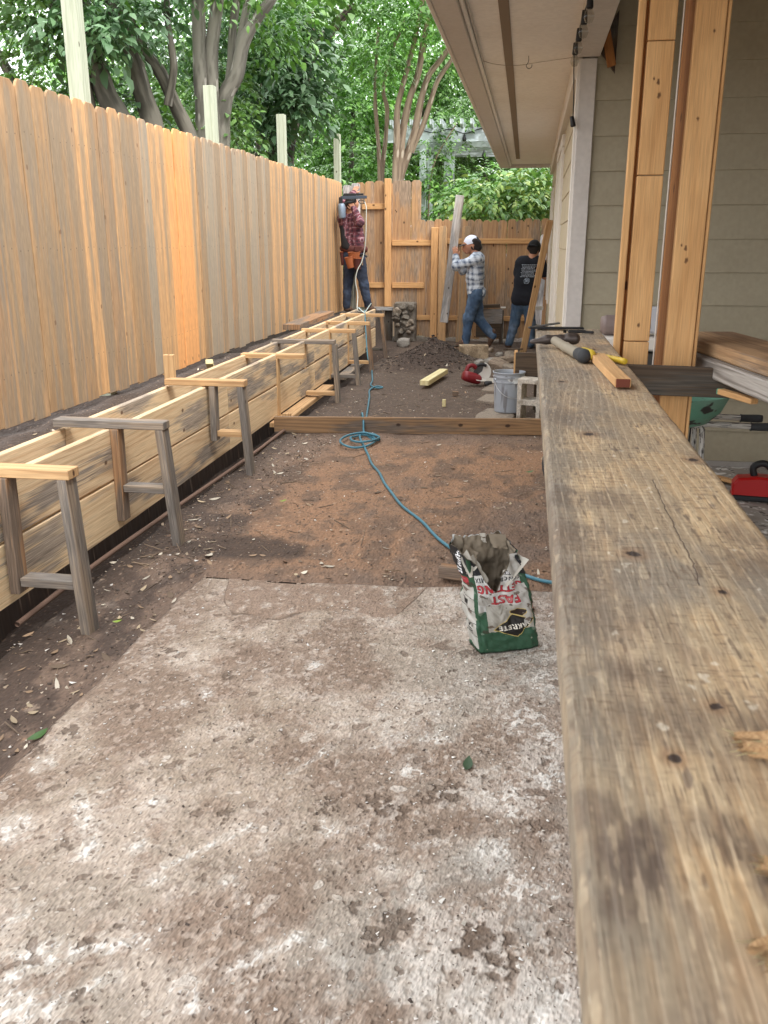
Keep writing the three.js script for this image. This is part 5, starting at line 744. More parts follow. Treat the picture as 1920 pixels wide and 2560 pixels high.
  { // print on the shirt's back: rows of small white lettering and a round emblem, too fine to read
    const cv = document.createElement('canvas'); cv.width = 256; cv.height = 320; const x = cv.getContext('2d'), R = rng(55); x.fillStyle = '#16181f'; x.fillRect(0, 0, 256, 320); x.fillStyle = '#cdd6e2';
    for (let r = 0; r < 10; r++) { let px = 8 + (r % 3) * 8; while (px < 236 - (r % 4) * 9) { const w = 6 + R() * 20; x.fillRect(px, 14 + r * 20, w, 4 + R() * 2.4); px += w + 3 + R() * 4; } }
    x.strokeStyle = '#a8b6c6'; x.lineWidth = 3; x.beginPath(); x.arc(120, 258, 44, 0, 7); x.stroke(); for (let k = 0; k < 26; k++) { x.beginPath(); x.arc(120 + (R() - 0.5) * 66, 258 + (R() - 0.5) * 66, 4 + R() * 8, R() * 6, R() * 6 + 2); x.stroke(); }
    const tx = new THREE.CanvasTexture(cv); tx.colorSpace = THREE.SRGBColorSpace;
    const g = new THREE.PlaneGeometry(0.235, 0.3, 16, 12), p = g.attributes.position; for (let i = 0; i < p.count; i++) { const a = p.getX(i), b = p.getY(i); p.setXYZ(i, a + 0.018 + 0.1 * b, b, -0.75 * Math.pow(Math.abs(a - 0.0) * 0.8, 2) * 3 - 0.03 * b * b); } g.computeVertexNormals();
    part(P, 'shirt_print', g, M({ map: tx, roughness: 0.95 }), [0.03, 1.06, 0.131]);
  }
  const wp = solo('whitewashed_picket', 'narrow whitewashed picket the man in the black shirt holds against the fence', 'picket', picketGeo(0.11, 1.6, 0.016, 0), MT.whitewash, [0.115, 0.02, -14.3], [0, 0, -0.03]);
}
{ // man in the maroon plaid shirt with nail gun and tool belt, up on the bank
  const O = [-2.7, 0.45, -13.8], P = thing('person', 'man in maroon plaid shirt and tool belt raising a nail gun in the fence corner', 'person', O);
  const q = (x, y, z) => [x - O[0], y - O[1], z - O[2]];
  const head = [bn(q(-2.74, 2.07, -13.82), 0.088, q(-2.72, 2.06, -13.85), 0.086), bn(q(-2.71, 2.0, -13.87), 0.06, q(-2.7, 1.97, -13.89), 0.042), bn(q(-2.69, 2.03, -13.93), 0.012, q(-2.685, 2.015, -13.945), 0.014)], neck = bn(q(-2.75, 1.99, -13.82), 0.056, q(-2.76, 1.9, -13.81), 0.066);
  const torso = [bn(q(-2.84, 1.83, -13.82), 0.09, q(-2.78, 1.56, -13.8), 0.095), bn(q(-2.69, 1.83, -13.78), 0.09, q(-2.65, 1.56, -13.78), 0.095), bn(q(-2.77, 1.56, -13.8), 0.092, q(-2.75, 1.36, -13.8), 0.092), bn(q(-2.66, 1.56, -13.79), 0.092, q(-2.65, 1.36, -13.79), 0.092), bn(q(-2.88, 1.855, -13.83), 0.058, q(-2.66, 1.855, -13.77), 0.058)];
  const eR = q(-2.575, 1.79, -13.62), wR = q(-2.665, 1.985, -13.63), eL = q(-2.9, 2.08, -13.98), wL = q(-2.775, 2.235, -14.18), arms = [bn(q(-2.64, 1.85, -13.76), 0.06, eR, 0.05), bn(eR, 0.048, wR, 0.034), bn(q(-2.88, 1.85, -13.84), 0.06, eL, 0.05), bn(eL, 0.047, wL, 0.034)];
  const legs = [bn(q(-2.765, 1.31, -13.8), 0.092, q(-2.805, 0.92, -13.82), 0.06), bn(q(-2.805, 0.92, -13.82), 0.06, q(-2.83, 0.56, -13.8), 0.041), bn(q(-2.64, 1.31, -13.79), 0.092, q(-2.545, 0.88, -13.78), 0.06), bn(q(-2.545, 0.88, -13.78), 0.06, q(-2.49, 0.57, -13.8), 0.041)], fL = [q(-2.83, 0.515, -13.8), q(-2.76, 0.49, -13.88)], fR = [q(-2.49, 0.53, -13.8), q(-2.4, 0.5, -13.87)];
  part(P, 'body', joinIdx([bodyMesh([...torso, neck, ...arms, ...legs, ...foot(...fL, 0.034), ...foot(...fR, 0.034)], 0.013, 0.03), bodyMesh([...head, neck], 0.006, 0.02), bodyMesh(handBones(wR, [-0.45, 0.8, 0.1], [-0.3, 0.4, -0.9], 1, 1.0), 0.0042, 0.008), bodyMesh(handBones(wL, [0.25, 0.75, -0.6], [0.05, -0.4, -0.9], -1, 0.15), 0.0042, 0.008)]), skinM);
  const pp = plaidPaint([0.17, 0.045, 0.06], [0.05, 0.02, 0.03], [0.42, 0.3, 0.32], 0.075, 8);
  part(P, 'shirt', wrinkle(bodyMesh([...grow(torso, 0.018), ...grow(arms, 0.015)], 0.0095, 0.032, pp), 0.009, 17), clothV);
  part(P, 'back_strap', bodyMesh([bn(q(-2.86, 1.72, -13.75), 0.05, q(-2.83, 1.45, -13.73), 0.055), bn(q(-2.82, 1.55, -13.73), 0.05, q(-2.78, 1.43, -13.71), 0.05)], 0.011, 0.03), M({ color: [26, 22, 23], roughness: 0.95 }));
  part(P, 'jeans', wrinkle(bodyMesh([...grow(legs, 0.017), bn(q(-2.76, 1.37, -13.8), 0.1, q(-2.76, 1.3, -13.8), 0.104), bn(q(-2.65, 1.37, -13.79), 0.1, q(-2.64, 1.3, -13.79), 0.104)], 0.011, 0.035, denim([0.016, 0.022, 0.04], [0.035, 0.05, 0.085], 41)), 0.011, 19, 11), clothV);
  for (const b of [foot(...fL), foot(...fR)]) part(P, 'boot', bodyMesh(b, 0.009, 0.02), bootM);
  part(P, 'hair', bodyMesh([bn(q(-2.745, 2.085, -13.81), 0.092, q(-2.745, 2.05, -13.8), 0.08)], 0.01, 0.02), hairM);
  const leather = M({ color: [150, 82, 44], roughness: 0.7 }), dkLeather = M({ color: [78, 32, 26], roughness: 0.7 });
  // tool belt stays a thing of its own on the man
  const B = thing('tool_belt', 'dark red belt with tan leather pouches on the man in the maroon shirt', 'tool belt', O);
  const ring = new THREE.TorusGeometry(0.155, 0.04, 10, 40); ring.scale(1.12, 0.8, 1.15); ring.rotateX(PI / 2); ring.scale(1, 1.15, 0.86); part(B, 'belt', ring, dkLeather, q(-2.705, 1.41, -13.795), [0, 0, -0.04]);
  const pouch = (x, y, z, w, h, d, m, tilt) => { const g = new THREE.CylinderGeometry(w / 2, w * 0.42, h, 18, 4, true); g.scale(1, 1, d / w); const gi = new THREE.CircleGeometry(w * 0.42, 16); gi.rotateX(-PI / 2); gi.scale(1, 1, d / w); gi.translate(0, -h / 2, 0); const rim = new THREE.TorusGeometry(w / 2, 0.006, 6, 22); rim.rotateX(PI / 2); rim.scale(1, 1, d / w); const e = part(B, 'pouch', joinPlain([g, gi]), m, q(x, y, z), [0.15, 0, tilt]); m.side = THREE.DoubleSide; part(e, 'rim', rim, leather, [0, h / 2, 0]); };
  pouch(-2.665, 1.285, -13.64, 0.19, 0.16, 0.09, leather, 0.05); pouch(-2.73, 1.215, -13.6, 0.125, 0.16, 0.08, leather, 0.22); pouch(-2.61, 1.2, -13.6, 0.115, 0.16, 0.08, dkLeather, -0.05); pouch(-2.875, 1.27, -13.74, 0.06, 0.2, 0.06, dkLeather, 0.05);
  part(B, 'buckle_pouch', cbox(0.12, 0.085, 0.04, 0, [1, 1], 1, 0.01), dkLeather, q(-2.61, 1.41, -13.66));
  const hm = thing('hammer', 'hammer hanging from the tan leather tool pouches', 'hammer', [-2.545, 1.275, -13.63]); part(hm, 'handle', tube([[0, -0.1, 0], [0, 0.0, 0], [0.004, 0.04, 0]], 0.013, 12, 8), MT.braceBrown); part(hm, 'head', tube([[-0.035, 0.045, 0], [0.0, 0.055, 0], [0.05, 0.04, 0], [0.075, 0.02, 0]], 0.016, 16, 8), MT.darkSteel);
  // nail gun
  const G = thing('nail_gun', 'black and grey nail gun held at head height in the fence corner', 'nail gun', [-2.66, 2.1, -13.62]);
  const gp = M({ color: [128, 142, 158], roughness: 0.42, metalness: 0.3 });
  part(G, 'magazine', prism([[-0.2, 0], [0.19, 0.012], [0.19, 0.045], [-0.2, 0.04]], 0.032, 0.004), M({ color: [72, 80, 92], roughness: 0.4, metalness: 0.4 }), [0, 0.02, 0]);
  part(G, 'rail_cover', prism([[-0.17, 0], [0.14, 0.012], [0.14, 0.034], [-0.15, 0.036]], 0.026, 0.003), MT.blackPlastic, [0.0, 0.064, 0]);
  part(G, 'motor_housing', lathe([[0, -0.115], [0.036, -0.115], [0.052, -0.095], [0.055, -0.03], [0.06, 0.03], [0.052, 0.085], [0.04, 0.1], [0, 0.1]], 22), gp, [-0.185, -0.14, 0.01], [0, 0, 0.06]);
  part(G, 'nose', cbox(0.05, 0.1, 0.05, 1, [1, 1], 1, 0.006), MT.blackPlastic, [-0.2, 0.0, 0]);
  part(G, 'grip', tube([[-0.16, -0.06, 0], [-0.1, -0.025, 0], [-0.03, -0.02, 0], [0.03, 0.015, 0]], 0.02, 20, 10), MT.blackPlastic);
  part(G, 'trigger_guard', (() => { const g = new THREE.TorusGeometry(0.036, 0.007, 8, 22); g.scale(1.25, 0.7, 1); return g; })(), MT.blackPlastic, [0.115, -0.02, 0], [0, 0, -0.2]);
  const hoseM = M({ color: [176, 178, 170], roughness: 0.5 });
  solo('air_hose', 'pale grey air hose hanging from the nail gun down past the belt', 'hose', tube([[-2.5, 2.08, -13.62], [-2.475, 2.02, -13.6], [-2.47, 1.8, -13.57], [-2.48, 1.5, -13.56], [-2.505, 1.36, -13.57], [-2.54, 1.22, -13.55], [-2.6, 1.1, -13.52], [-2.625, 0.95, -13.5], [-2.59, 0.75, -13.48], [-2.565, 0.56, -13.3], [-2.4, 0.55, -12.75], [-2.3, 0.6, -12.3], [-2.22, 0.62, -12.05]], 0.008, 120, 7), hoseM);
}

// ---------------------------------------------------------------- concrete-mix bag
{
  const cv = document.createElement('canvas'); cv.width = 1024; cv.height = 768; const c = cv.getContext('2d'), R = rng(66);
  // u: 0-0.34 front, 0.34-0.5 right side, 0.5-0.84 back, 0.84-1 left side; canvas y 0 = torn top edge
  const FW = 348, SW = 164, px = [0, FW, FW + SW, 2 * FW + SW];
  c.fillStyle = '#2a4f38'; c.fillRect(0, 0, 1024, 768);
  c.fillStyle = '#5b5b58'; c.fillRect(0, 0, 1024, 70);
  for (const x0 of [px[0], px[2]]) {
    c.save(); c.beginPath(); c.rect(x0, 0, FW, 768); c.clip();
    c.fillStyle = '#b9bab6'; c.fillRect(x0, 0, FW, 150); c.fillStyle = '#1d1e22'; c.fillRect(x0, 90, FW, 130);
    c.fillStyle = '#c9c8c4'; c.fillRect(x0 + 8, 205, FW - 50, 255);
    c.fillStyle = '#aaa69c'; c.fillRect(x0 + 60, 420, FW - 70, 190);
    const up = (t, x, y, size, col, wgt = 'bold') => { c.save(); c.translate(x, y); c.rotate(PI); c.fillStyle = col; c.font = `${wgt} ${size}px sans-serif`; c.textAlign = 'center'; c.fillText(t, 0, 0); c.restore(); };
    up('ORIGINAL', x0 + 175, 178, 30, '#e6e6e6'); up('CONCRETE', x0 + 175, 148, 30, '#e6e6e6');
    up('CONCRETE MIX', x0 + 160, 222, 40, '#15161a');
    c.save(); c.translate(x0 + 160, 272); c.rotate(PI); c.font = 'bold 74px sans-serif'; c.textAlign = 'center'; c.fillStyle = '#b8323c'; c.strokeStyle = '#5c1418'; c.lineWidth = 5; c.strokeText('SETTING', 0, 0, 300); c.fillText('SETTING', 0, 0, 300); c.restore();
    c.save(); c.translate(x0 + 185, 352); c.rotate(PI); c.font = 'bold 80px sans-serif'; c.textAlign = 'center'; c.fillStyle = '#b8323c'; c.strokeStyle = '#5c1418'; c.lineWidth = 5; c.strokeText('FAST', 0, 0, 220); c.fillText('FAST', 0, 0, 220); c.restore();
    c.fillStyle = '#17130f'; c.strokeStyle = '#c8b06a'; c.lineWidth = 5; c.beginPath(); c.moveTo(x0 + 90, 596); c.lineTo(x0 + 215, 505); c.lineTo(x0 + 335, 540); c.lineTo(x0 + 225, 668); c.closePath(); c.fill(); c.stroke();
    c.save(); c.translate(x0 + 212, 570); c.rotate(PI - 0.08); c.font = 'bold 48px sans-serif'; c.textAlign = 'center'; c.fillStyle = '#e8e4d8'; c.fillText('SAKRETE', 0, 0, 190); c.restore();
    c.fillStyle = '#2a1c16'; c.beginPath(); c.moveTo(x0 + 205, 470); c.lineTo(x0 + 240, 452); c.lineTo(x0 + 290, 465); c.lineTo(x0 + 262, 512); c.lineTo(x0 + 205, 500); c.closePath(); c.fill(); c.strokeStyle = '#c8b06a'; c.lineWidth = 4; c.stroke();
    // torn strips baring grey paper
    c.fillStyle = '#b0ada6'; for (const s of [[[250, 300], [330, 280], [345, 420], [300, 560], [262, 590], [285, 470]], [[8, 330], [80, 345], [110, 395], [60, 420], [10, 400]], [[200, 60], [300, 70], [330, 190], [260, 230], [215, 170]]]) { c.beginPath(); s.forEach(([x, y], i) => i ? c.lineTo(x0 + x, y) : c.moveTo(x0 + x, y)); c.fill(); }
    c.restore();
  }
  for (const x0 of [px[1], px[3]]) {
    c.fillStyle = '#b2b0a8'; c.fillRect(x0 + 20, 300, SW - 40, 440); c.fillStyle = '#17181a'; c.fillRect(x0 + 20, 60, SW - 40, 170); c.fillStyle = '#a4303a'; c.fillRect(x0 + 40, 240, SW - 80, 50);
    c.strokeStyle = '#222'; c.lineWidth = 4; for (const y of [380, 470, 560, 650]) { c.beginPath(); c.moveTo(x0 + 20, y); c.lineTo(x0 + SW - 20, y); c.stroke(); }
    c.save(); c.translate(x0 + SW / 2, 605); c.rotate(PI / 2); c.fillStyle = '#1a1a1a'; c.font = 'bold 70px sans-serif'; c.textAlign = 'center'; c.fillText('50', 0, 24); c.restore();
    c.save(); c.translate(x0 + SW / 2, 145); c.rotate(PI / 2); c.fillStyle = '#e8e8e8'; c.font = 'bold 44px sans-serif'; c.textAlign = 'center'; c.fillText('SAKRETE', 0, 14, 150); c.restore();
    c.fillStyle = '#1a1a1a'; c.fillRect(x0 + 60, 400, 40, 48);
  }
  for (let k = 0; k < 420; k++) { const x = R() * 1024, y = R() * 768, r = 1 + 7 * R() * R(); c.fillStyle = ['rgba(190,182,170,0.75)', 'rgba(60,46,38,0.8)', 'rgba(150,140,128,0.6)'][k % 3]; c.beginPath(); c.ellipse(x, y, r, r * (0.4 + R()), R() * 3, 0, 7); c.fill(); }
  for (let k = 0; k < 60; k++) { const x = R() * 1024, y = 200 + R() * 430; c.fillStyle = k % 2 ? 'rgba(58,38,28,0.55)' : 'rgba(176,170,160,0.45)'; c.beginPath(); for (let a = 0; a < 9; a++) { const r = 8 + 26 * R(); c.lineTo(x + r * Math.cos(a * 0.7), y + 0.6 * r * Math.sin(a * 0.7)); } c.fill(); }
  const tx = new THREE.CanvasTexture(cv); tx.colorSpace = THREE.SRGBColorSpace;
  const NU = 96, NV = 44, A = 0.137, Bd = 0.068;
  const perim = (u) => { // rounded rectangle, u from the front-left corner
    const c0 = [[-1, 1], [1, 1], [1, -1], [-1, -1], [-1, 1]], e = [0, 0.34, 0.5, 0.84, 1]; let k = 0; while (k < 3 && u > e[k + 1]) k++; const t = (u - e[k]) / (e[k + 1] - e[k]); return [lerp(c0[k][0], c0[k + 1][0], t), lerp(c0[k][1], c0[k + 1][1], t)];
  };
  const topH = (u) => { // torn rim: deep notch left of middle of the front, high back
    const f = u < 0.34 ? 0.455 - 0.16 * Math.exp(-Math.pow((u - 0.12) / 0.075, 2)) - 0.03 * Math.exp(-Math.pow((u - 0.22) / 0.04, 2)) : u < 0.5 ? 0.455 + 0.01 * Math.sin((u - 0.34) * 20) : u < 0.84 ? 0.485 : lerp(0.47, 0.44, (u - 0.84) / 0.16); return f + 0.018 * (n2(u * 30, 3, 7) - 0.5) + 0.012 * (n2(u * 70, 5, 8) - 0.5);
  };
  const surf = (u, t, inset) => {
    const [px, pz] = perim(u), h = topH(u), y = t * h, g = y / 0.47; let x = px * (A - inset), z = pz * (Bd - inset);
    const s = 0.9; x = Math.sign(x) * Math.pow(Math.abs(x) / A, 1) * A; 
    const bulge = 1 + 0.12 * Math.sin(PI * clamp(g * 1.1)) * (1 - Math.abs(px) * 0.0), pinch = lerp(1.03, 0.9, ss(0.2, 1, g)) - 0.05 * Math.exp(-Math.pow((g - 0.62) / 0.12, 2));
    x *= pinch; z *= (g < 0.5 ? lerp(1.05, 1.2, g * 2) : lerp(1.2, 1.32, (g - 0.5) * 2)) * bulge;
    const rc = Math.max(Math.abs(px), Math.abs(pz)); const m = 1 - 0.1 * Math.pow(Math.min(Math.abs(px), Math.abs(pz)), 6); x *= m; z *= m;
    x += -0.098 * Math.pow(g, 1.15); z += -0.02 * g;
    const w = 0.03 * ss(0.0, 0.5, g) * (fbm(u * 14 + 3, y * 18, 3, 71) - 0.5) * 2 + 0.009 * (fbm(u * 42, y * 50, 3, 73) - 0.5) * 2, l = Math.hypot(px * Bd, pz * A) + 1e-6;
    return [x + px * Bd / l * w, y + 0.012 * ss(0.15, 0, g) * 0, z + pz * A / l * w];
  };
  const shell = (inset, t0) => { const pos = [], uv = [], idx = []; for (let j = 0; j <= NV; j++) for (let i = 0; i <= NU; i++) { const u = i / NU, t = lerp(t0, 1, j / NV); const p = surf(u === 1 ? 0 : u, t, inset); pos.push(...p); uv.push(u, t * topH(u) / 0.5); } for (let j = 0; j < NV; j++) for (let i = 0; i < NU; i++) { const a = j * (NU + 1) + i, b = a + NU + 1; idx.push(a, a + 1, b, a + 1, b + 1, b); } if (!inset) { const o = pos.length / 3; pos.push(0, 0.004, 0); uv.push(0.1, 0); for (let i = 0; i < NU; i++) idx.push(o, i + 1, i); } const g = new THREE.BufferGeometry(); g.setAttribute('position', new THREE.Float32BufferAttribute(pos, 3)); g.setAttribute('uv', new THREE.Float32BufferAttribute(uv, 2)); g.setIndex(idx); g.computeVertexNormals(); return g; };
  const B = thing('concrete_bag', 'torn open green and white bag of fast setting concrete mix standing upside down', 'bag', [-0.04, 0.004, -3.17], 0.44); B.scale.set(0.88, 0.88, 0.95);
  part(B, 'outer_paper', shell(0, 0), M({ map: tx, roughness: 0.62, side: THREE.DoubleSide }));
  const kt = texPair(128, 128, (u, v, o) => { const a = pf(u, v, 6, 6, 4, 601); o[0] = 112 + 30 * a; o[1] = 101 + 28 * a; o[2] = 86 + 24 * a; o[3] = a; });
  const kraft = M({ map: kt.map, bumpMap: kt.bumpMap, bumpScale: 0.003, roughness: 0.9, side: THREE.DoubleSide });
  part(B, 'inner_paper', shell(0.007, 0.12), kraft);
  const flap = (pts, m) => { const P0 = pts.map((p) => V(...p)), pos = [], idx = [], n = 8; for (let j = 0; j <= n; j++) for (let i = 0; i <= n; i++) { const u = i / n, v = j / n, a = P0[0].clone().lerp(P0[1], u), b = P0[3].clone().lerp(P0[2], u), p = a.lerp(b, v); const w = 0.012 * (fbm(u * 4 + pts[0][0] * 50, v * 4, 3, 75) - 0.5) * 2 * v; pos.push(p.x + w, p.y + 0.006 * (n2(u * 9, 3, 77) - 0.5) * (v > 0.9 ? 2 : 0), p.z + w); } for (let j = 0; j < n; j++) for (let i = 0; i < n; i++) { const a = j * (n + 1) + i, b = a + n + 1; idx.push(a, a + 1, b, a + 1, b + 1, b); } const g = new THREE.BufferGeometry(); g.setAttribute('position', new THREE.Float32BufferAttribute(pos, 3)); g.setAttribute('uv', new THREE.Float32BufferAttribute(pos.flatMap((q, k) => k % 3 === 0 ? [q * 4] : k % 3 === 1 ? [q * 4] : []), 2)); g.setIndex(idx); g.computeVertexNormals(); part(B, 'torn_flap', g, m); };
  const paper = M({ color: [176, 170, 158], roughness: 0.85, side: THREE.DoubleSide });
  flap([[-0.19, 0.43, 0.02], [-0.14, 0.3, 0.1], [-0.11, 0.33, 0.04], [-0.15, 0.43, -0.02]], paper); flap([[-0.05, 0.31, 0.1], [0.06, 0.42, 0.08], [0.03, 0.43, 0.03], [-0.04, 0.36, 0.04]], paper);
  flap([[-0.2, 0.44, -0.02], [-0.17, 0.46, -0.07], [-0.12, 0.42, -0.05], [-0.15, 0.38, 0.0]], kraft); flap([[-0.05, 0.485, -0.1], [0.03, 0.475, -0.09], [0.02, 0.42, -0.05], [-0.04, 0.43, -0.05]], kraft); flap([[-0.09, 0.49, -0.1], [-0.06, 0.487, -0.1], [-0.07, 0.455, -0.07], [-0.085, 0.46, -0.07]], paper); flap([[-0.23, 0.435, 0.03], [-0.19, 0.46, 0.0], [-0.17, 0.4, 0.06], [-0.205, 0.36, 0.08]], paper);
  const rp = thing('red_rod', 'thin red rod lying on the slab right of the concrete bag', 'rod', [0, 0, 0]); part(rp, 'shaft', tube([[0.02, 0.03, -3.86], [0.055, 0.02, -3.6]], 0.0075, 8, 8), M({ color: [186, 66, 52], roughness: 0.5 })); part(rp, 'tip', tube([[0.055, 0.02, -3.6], [0.072, 0.014, -3.5]], 0.0072, 6, 8), M({ color: [120, 92, 76], roughness: 0.6 }));
  const wb = bar(scene, numbered('wood_block'), [-0.36, 0.03, -3.86], [-0.24, 0.03, -3.84], 0.06, 0.055, MT.braceBrown, { variant: 2 }); wb.userData = { label: 'small brown wood block on the dirt behind the concrete bag', category: 'wood' };
}
// ---------------------------------------------------------------- blue hose
{
  const hm = M({ color: [66, 118, 134], roughness: 0.45 }), y = (x, z) => Math.max(gh(x, z), -0.02) + 0.014;
  const pts = [[-2.22, -12.05, 0.62], [-2.18, -11.9, 0.4], [-2.1, -11.6, 0.05], [-1.98, -11.2], [-1.85, -10.5], [-1.74, -9.9], [-1.68, -9.5], [-1.58, -9.37], [-1.54, -9.42], [-1.6, -9.45], [-1.65, -9.3], [-1.56, -8.7], [-1.47, -8.1], [-1.4, -7.6], [-1.375, -7.3, 0.08], [-1.345, -7.16, 0.135], [-1.32, -7.08, 0.08], [-1.3, -7.0]];
  for (let k = 0; k <= 22; k++) { const a = -0.6 + k / 22 * 4.6 * PI * 0.985, r = k < 11 ? 0.11 : 0.135; pts.push([-1.27 + (k < 11 ? 0.02 : -0.02) + r * Math.sin(a + 2.2), -6.68 + (k < 11 ? -0.08 : 0.0) + 1.75 * r * Math.cos(a + 2.2), 0.0 + (k > 4 && k < 17 ? 0.022 : 0.004)]); }
  pts.push([-1.19, -6.45], [-1.13, -6.25], [-1.06, -6.0], [-0.96, -5.73], [-0.89, -5.5], [-0.8, -5.26], [-0.7, -5.0], [-0.55, -4.72], [-0.42, -4.42], [-0.3, -4.22], [-0.15, -4.05], [0.0, -3.98], [0.1, -3.9], [0.2, -3.78], [0.32, -3.6], [0.42, -3.4]);
  solo('garden_hose', 'blue hose running down the dirt yard with one coil before the cross board', 'hose', tube(pts.map(([x, z, h]) => [x, h !== undefined && h > 0.03 ? h : y(x, z) + (h || 0) + (z > -3.85 ? 0.03 : 0), z]), 0.0088, 520, 8), hm);
  const tie = part(scene, numbered('hose_tie'), tube([[-2.3, 0.66, -12.02], [-2.24, 0.61, -12.0], [-2.21, 0.6, -11.98], [-2.15, 0.68, -12.0], [-2.12, 0.72, -12.0]], 0.006, 20, 6), M({ color: [206, 226, 228], roughness: 0.5 })); tie.userData = { label: 'white tie knotted round the hose on the last brace frame', category: 'tie' };
}
// ---------------------------------------------------------------- things lying in the yard
const concreteM = (seed, c) => { const t = texPair(192, 192, (u, v, o) => { const a = pf(u, v, 5, 5, 5, seed), b = pf(u, v, 50, 50, 2, seed + 4); o[0] = c[0]; o[1] = c[1]; o[2] = c[2]; mix3(o, [c[0] * 0.7, c[1] * 0.68, c[2] * 0.65], ss(0.45, 0.7, a) * 0.7); const s = 0.85 + 0.3 * b; o[0] *= s; o[1] *= s; o[2] *= s; o[3] = b * 0.7 + a * 0.3; }); const m = M({ map: t.map, bumpMap: t.bumpMap, bumpScale: 0.004, roughness: 0.95 }); m.userData.tile = [0.4, 0.4]; return m; };
const beigeBlock = concreteM(611, [178, 158, 132]), whiteBlock = concreteM(613, [190, 182, 170]), greyCon = concreteM(615, [150, 144, 136]), stoneM = concreteM(617, [138, 126, 112]), rubbleM = concreteM(619, [140, 124, 108]);
{
  // grey plastic bucket with splashes, rim, bail handle
  const bt = texPair(256, 128, (u, v, o) => { const a = pf(u, v, 7, 5, 5, 621), b = pf(u, v, 20, 20, 3, 623); o[0] = 158; o[1] = 164; o[2] = 172; mix3(o, [222, 226, 228], ss(0.55, 0.62, a) * ss(0.15, 0.25, v) * ss(0.6, 0.45, v)); mix3(o, [96, 92, 92], ss(0.66, 0.74, b) * 0.6); o[3] = b; });
  const bm = M({ map: bt.map, bumpMap: bt.bumpMap, bumpScale: 0.001, roughness: 0.5, side: THREE.DoubleSide }), B = thing('bucket', 'grey plastic bucket splashed with white, standing on the flagstones', 'bucket', [-0.16, gh(-0.16, -8.13) + 0.028, -8.13], 0.5);
  const body = lathe([[0, 0.004], [0.118, 0.004], [0.124, 0.012], [0.136, 0.27], [0.142, 0.275], [0.142, 0.285], [0.138, 0.29], [0.1395, 0.315], [0.145, 0.32], [0.145, 0.332], [0.141, 0.336], [0.142, 0.358], [0.149, 0.36], [0.149, 0.37], [0.138, 0.37], [0.137, 0.34], [0.12, 0.02], [0, 0.016]], 44); part(B, 'body', body, bm);
  part(B, 'bail_handle', tube([[-0.146, 0.3, 0], [-0.15, 0.24, 0.06], [-0.1, 0.17, 0.13], [0.0, 0.145, 0.155], [0.1, 0.17, 0.13], [0.15, 0.24, 0.06], [0.146, 0.3, 0]], 0.003, 40, 6), M({ color: [200, 202, 204], roughness: 0.35, metalness: 0.7 }), [0, 0, 0]);
  for (const x of [-0.146, 0.146]) part(B, 'handle_ear', new THREE.CylinderGeometry(0.016, 0.018, 0.014, 14).rotateZ(PI / 2), bm, [x, 0.3, 0]);
  const block = (label, pos, turn, mat, [w, h, d], up) => { const s = new THREE.Shape([[-w / 2, -d / 2], [w / 2, -d / 2], [w / 2, d / 2], [-w / 2, d / 2]].map((p) => new THREE.Vector2(...p))); for (const cx of [-w / 4 + 0.004, w / 4 - 0.004]) { const hw = w / 4 - 0.024, hd = d / 2 - 0.03, q = new THREE.Path(); q.moveTo(cx - hw, -hd + 0.02); q.lineTo(cx - hw, hd - 0.02); q.quadraticCurveTo(cx - hw, hd, cx - hw + 0.02, hd); q.lineTo(cx + hw - 0.02, hd); q.quadraticCurveTo(cx + hw, hd, cx + hw, hd - 0.02); q.lineTo(cx + hw, -hd + 0.02); q.quadraticCurveTo(cx + hw, -hd, cx + hw - 0.02, -hd); q.lineTo(cx - hw + 0.02, -hd); q.quadraticCurveTo(cx - hw, -hd, cx - hw, -hd + 0.02); s.holes.push(q); } const g = new THREE.ExtrudeGeometry(s, { depth: h - 0.008, bevelEnabled: true, bevelSize: 0.004, bevelThickness: 0.004, bevelSegments: 1 }); const uv = g.attributes.uv; for (let i = 0; i < uv.count; i++) uv.setXY(i, uv.getX(i) * 2.5, uv.getY(i) * 2.5); if (up) g.rotateX(-PI / 2); return solo('cinder_block', label, 'block', g, mat, pos, [0, turn, 0]); };
  block('beige cinder block lying on the dirt by the man in the white cap', [-0.745, gh(-0.74, -12.35) - 0.005, -12.32], 0.12, beigeBlock, [0.39, 0.185, 0.2], true);
  block('pale cinder block standing on end beside the grey bucket', [0.07, gh(0.03, -7.6) + 0.195, -7.86], 0, whiteBlock, [0.39, 0.19, 0.2], false).rotation.set(0, -0.25, PI / 2);
  block('grey cinder block standing behind the man in the black shirt', [0.06, 0.1, -14.1], 0.2, greyCon, [0.2, 0.19, 0.3], true);
  // dark timber end sticking out beside the block
  const db = thing('timber_crate', 'dark brown wooden crate end under the far end of the counter plank', 'crate', [0.06, 0.43, -8.35]); part(db, 'panel', cbox(0.34, 0.215, 0.03, 0, MT.darkBeam.userData.tile, 3), MT.darkBeam, [0, 0, 0.1]); part(db, 'side', cbox(0.03, 0.215, 0.2, 2, MT.darkBeam.userData.tile, 5), MT.stud, [-0.17, 0, 0]); part(db, 'leg', cbox(0.08, 0.33, 0.08, 1, MT.darkBeam.userData.tile, 5), MT.darkBeam, [0.05, -0.27, -0.02]);
  // circular saw
  const red = M({ color: [124, 26, 34], roughness: 0.5 }), S = thing('circular_saw', 'red circular saw with pale blade guard lying on the dirt by the mound', 'circular saw', [-0.56, gh(-0.56, -9.85) + 0.02, -9.85], 0.35);
  const pale = M({ color: [206, 202, 194], roughness: 0.45 });
  part(S, 'base_plate', cbox(0.3, 0.006, 0.14, 0, [1, 1], 1, 0.002), pale, [0.1, 0.045, 0.03], [0.3, 0.2, -0.25]);
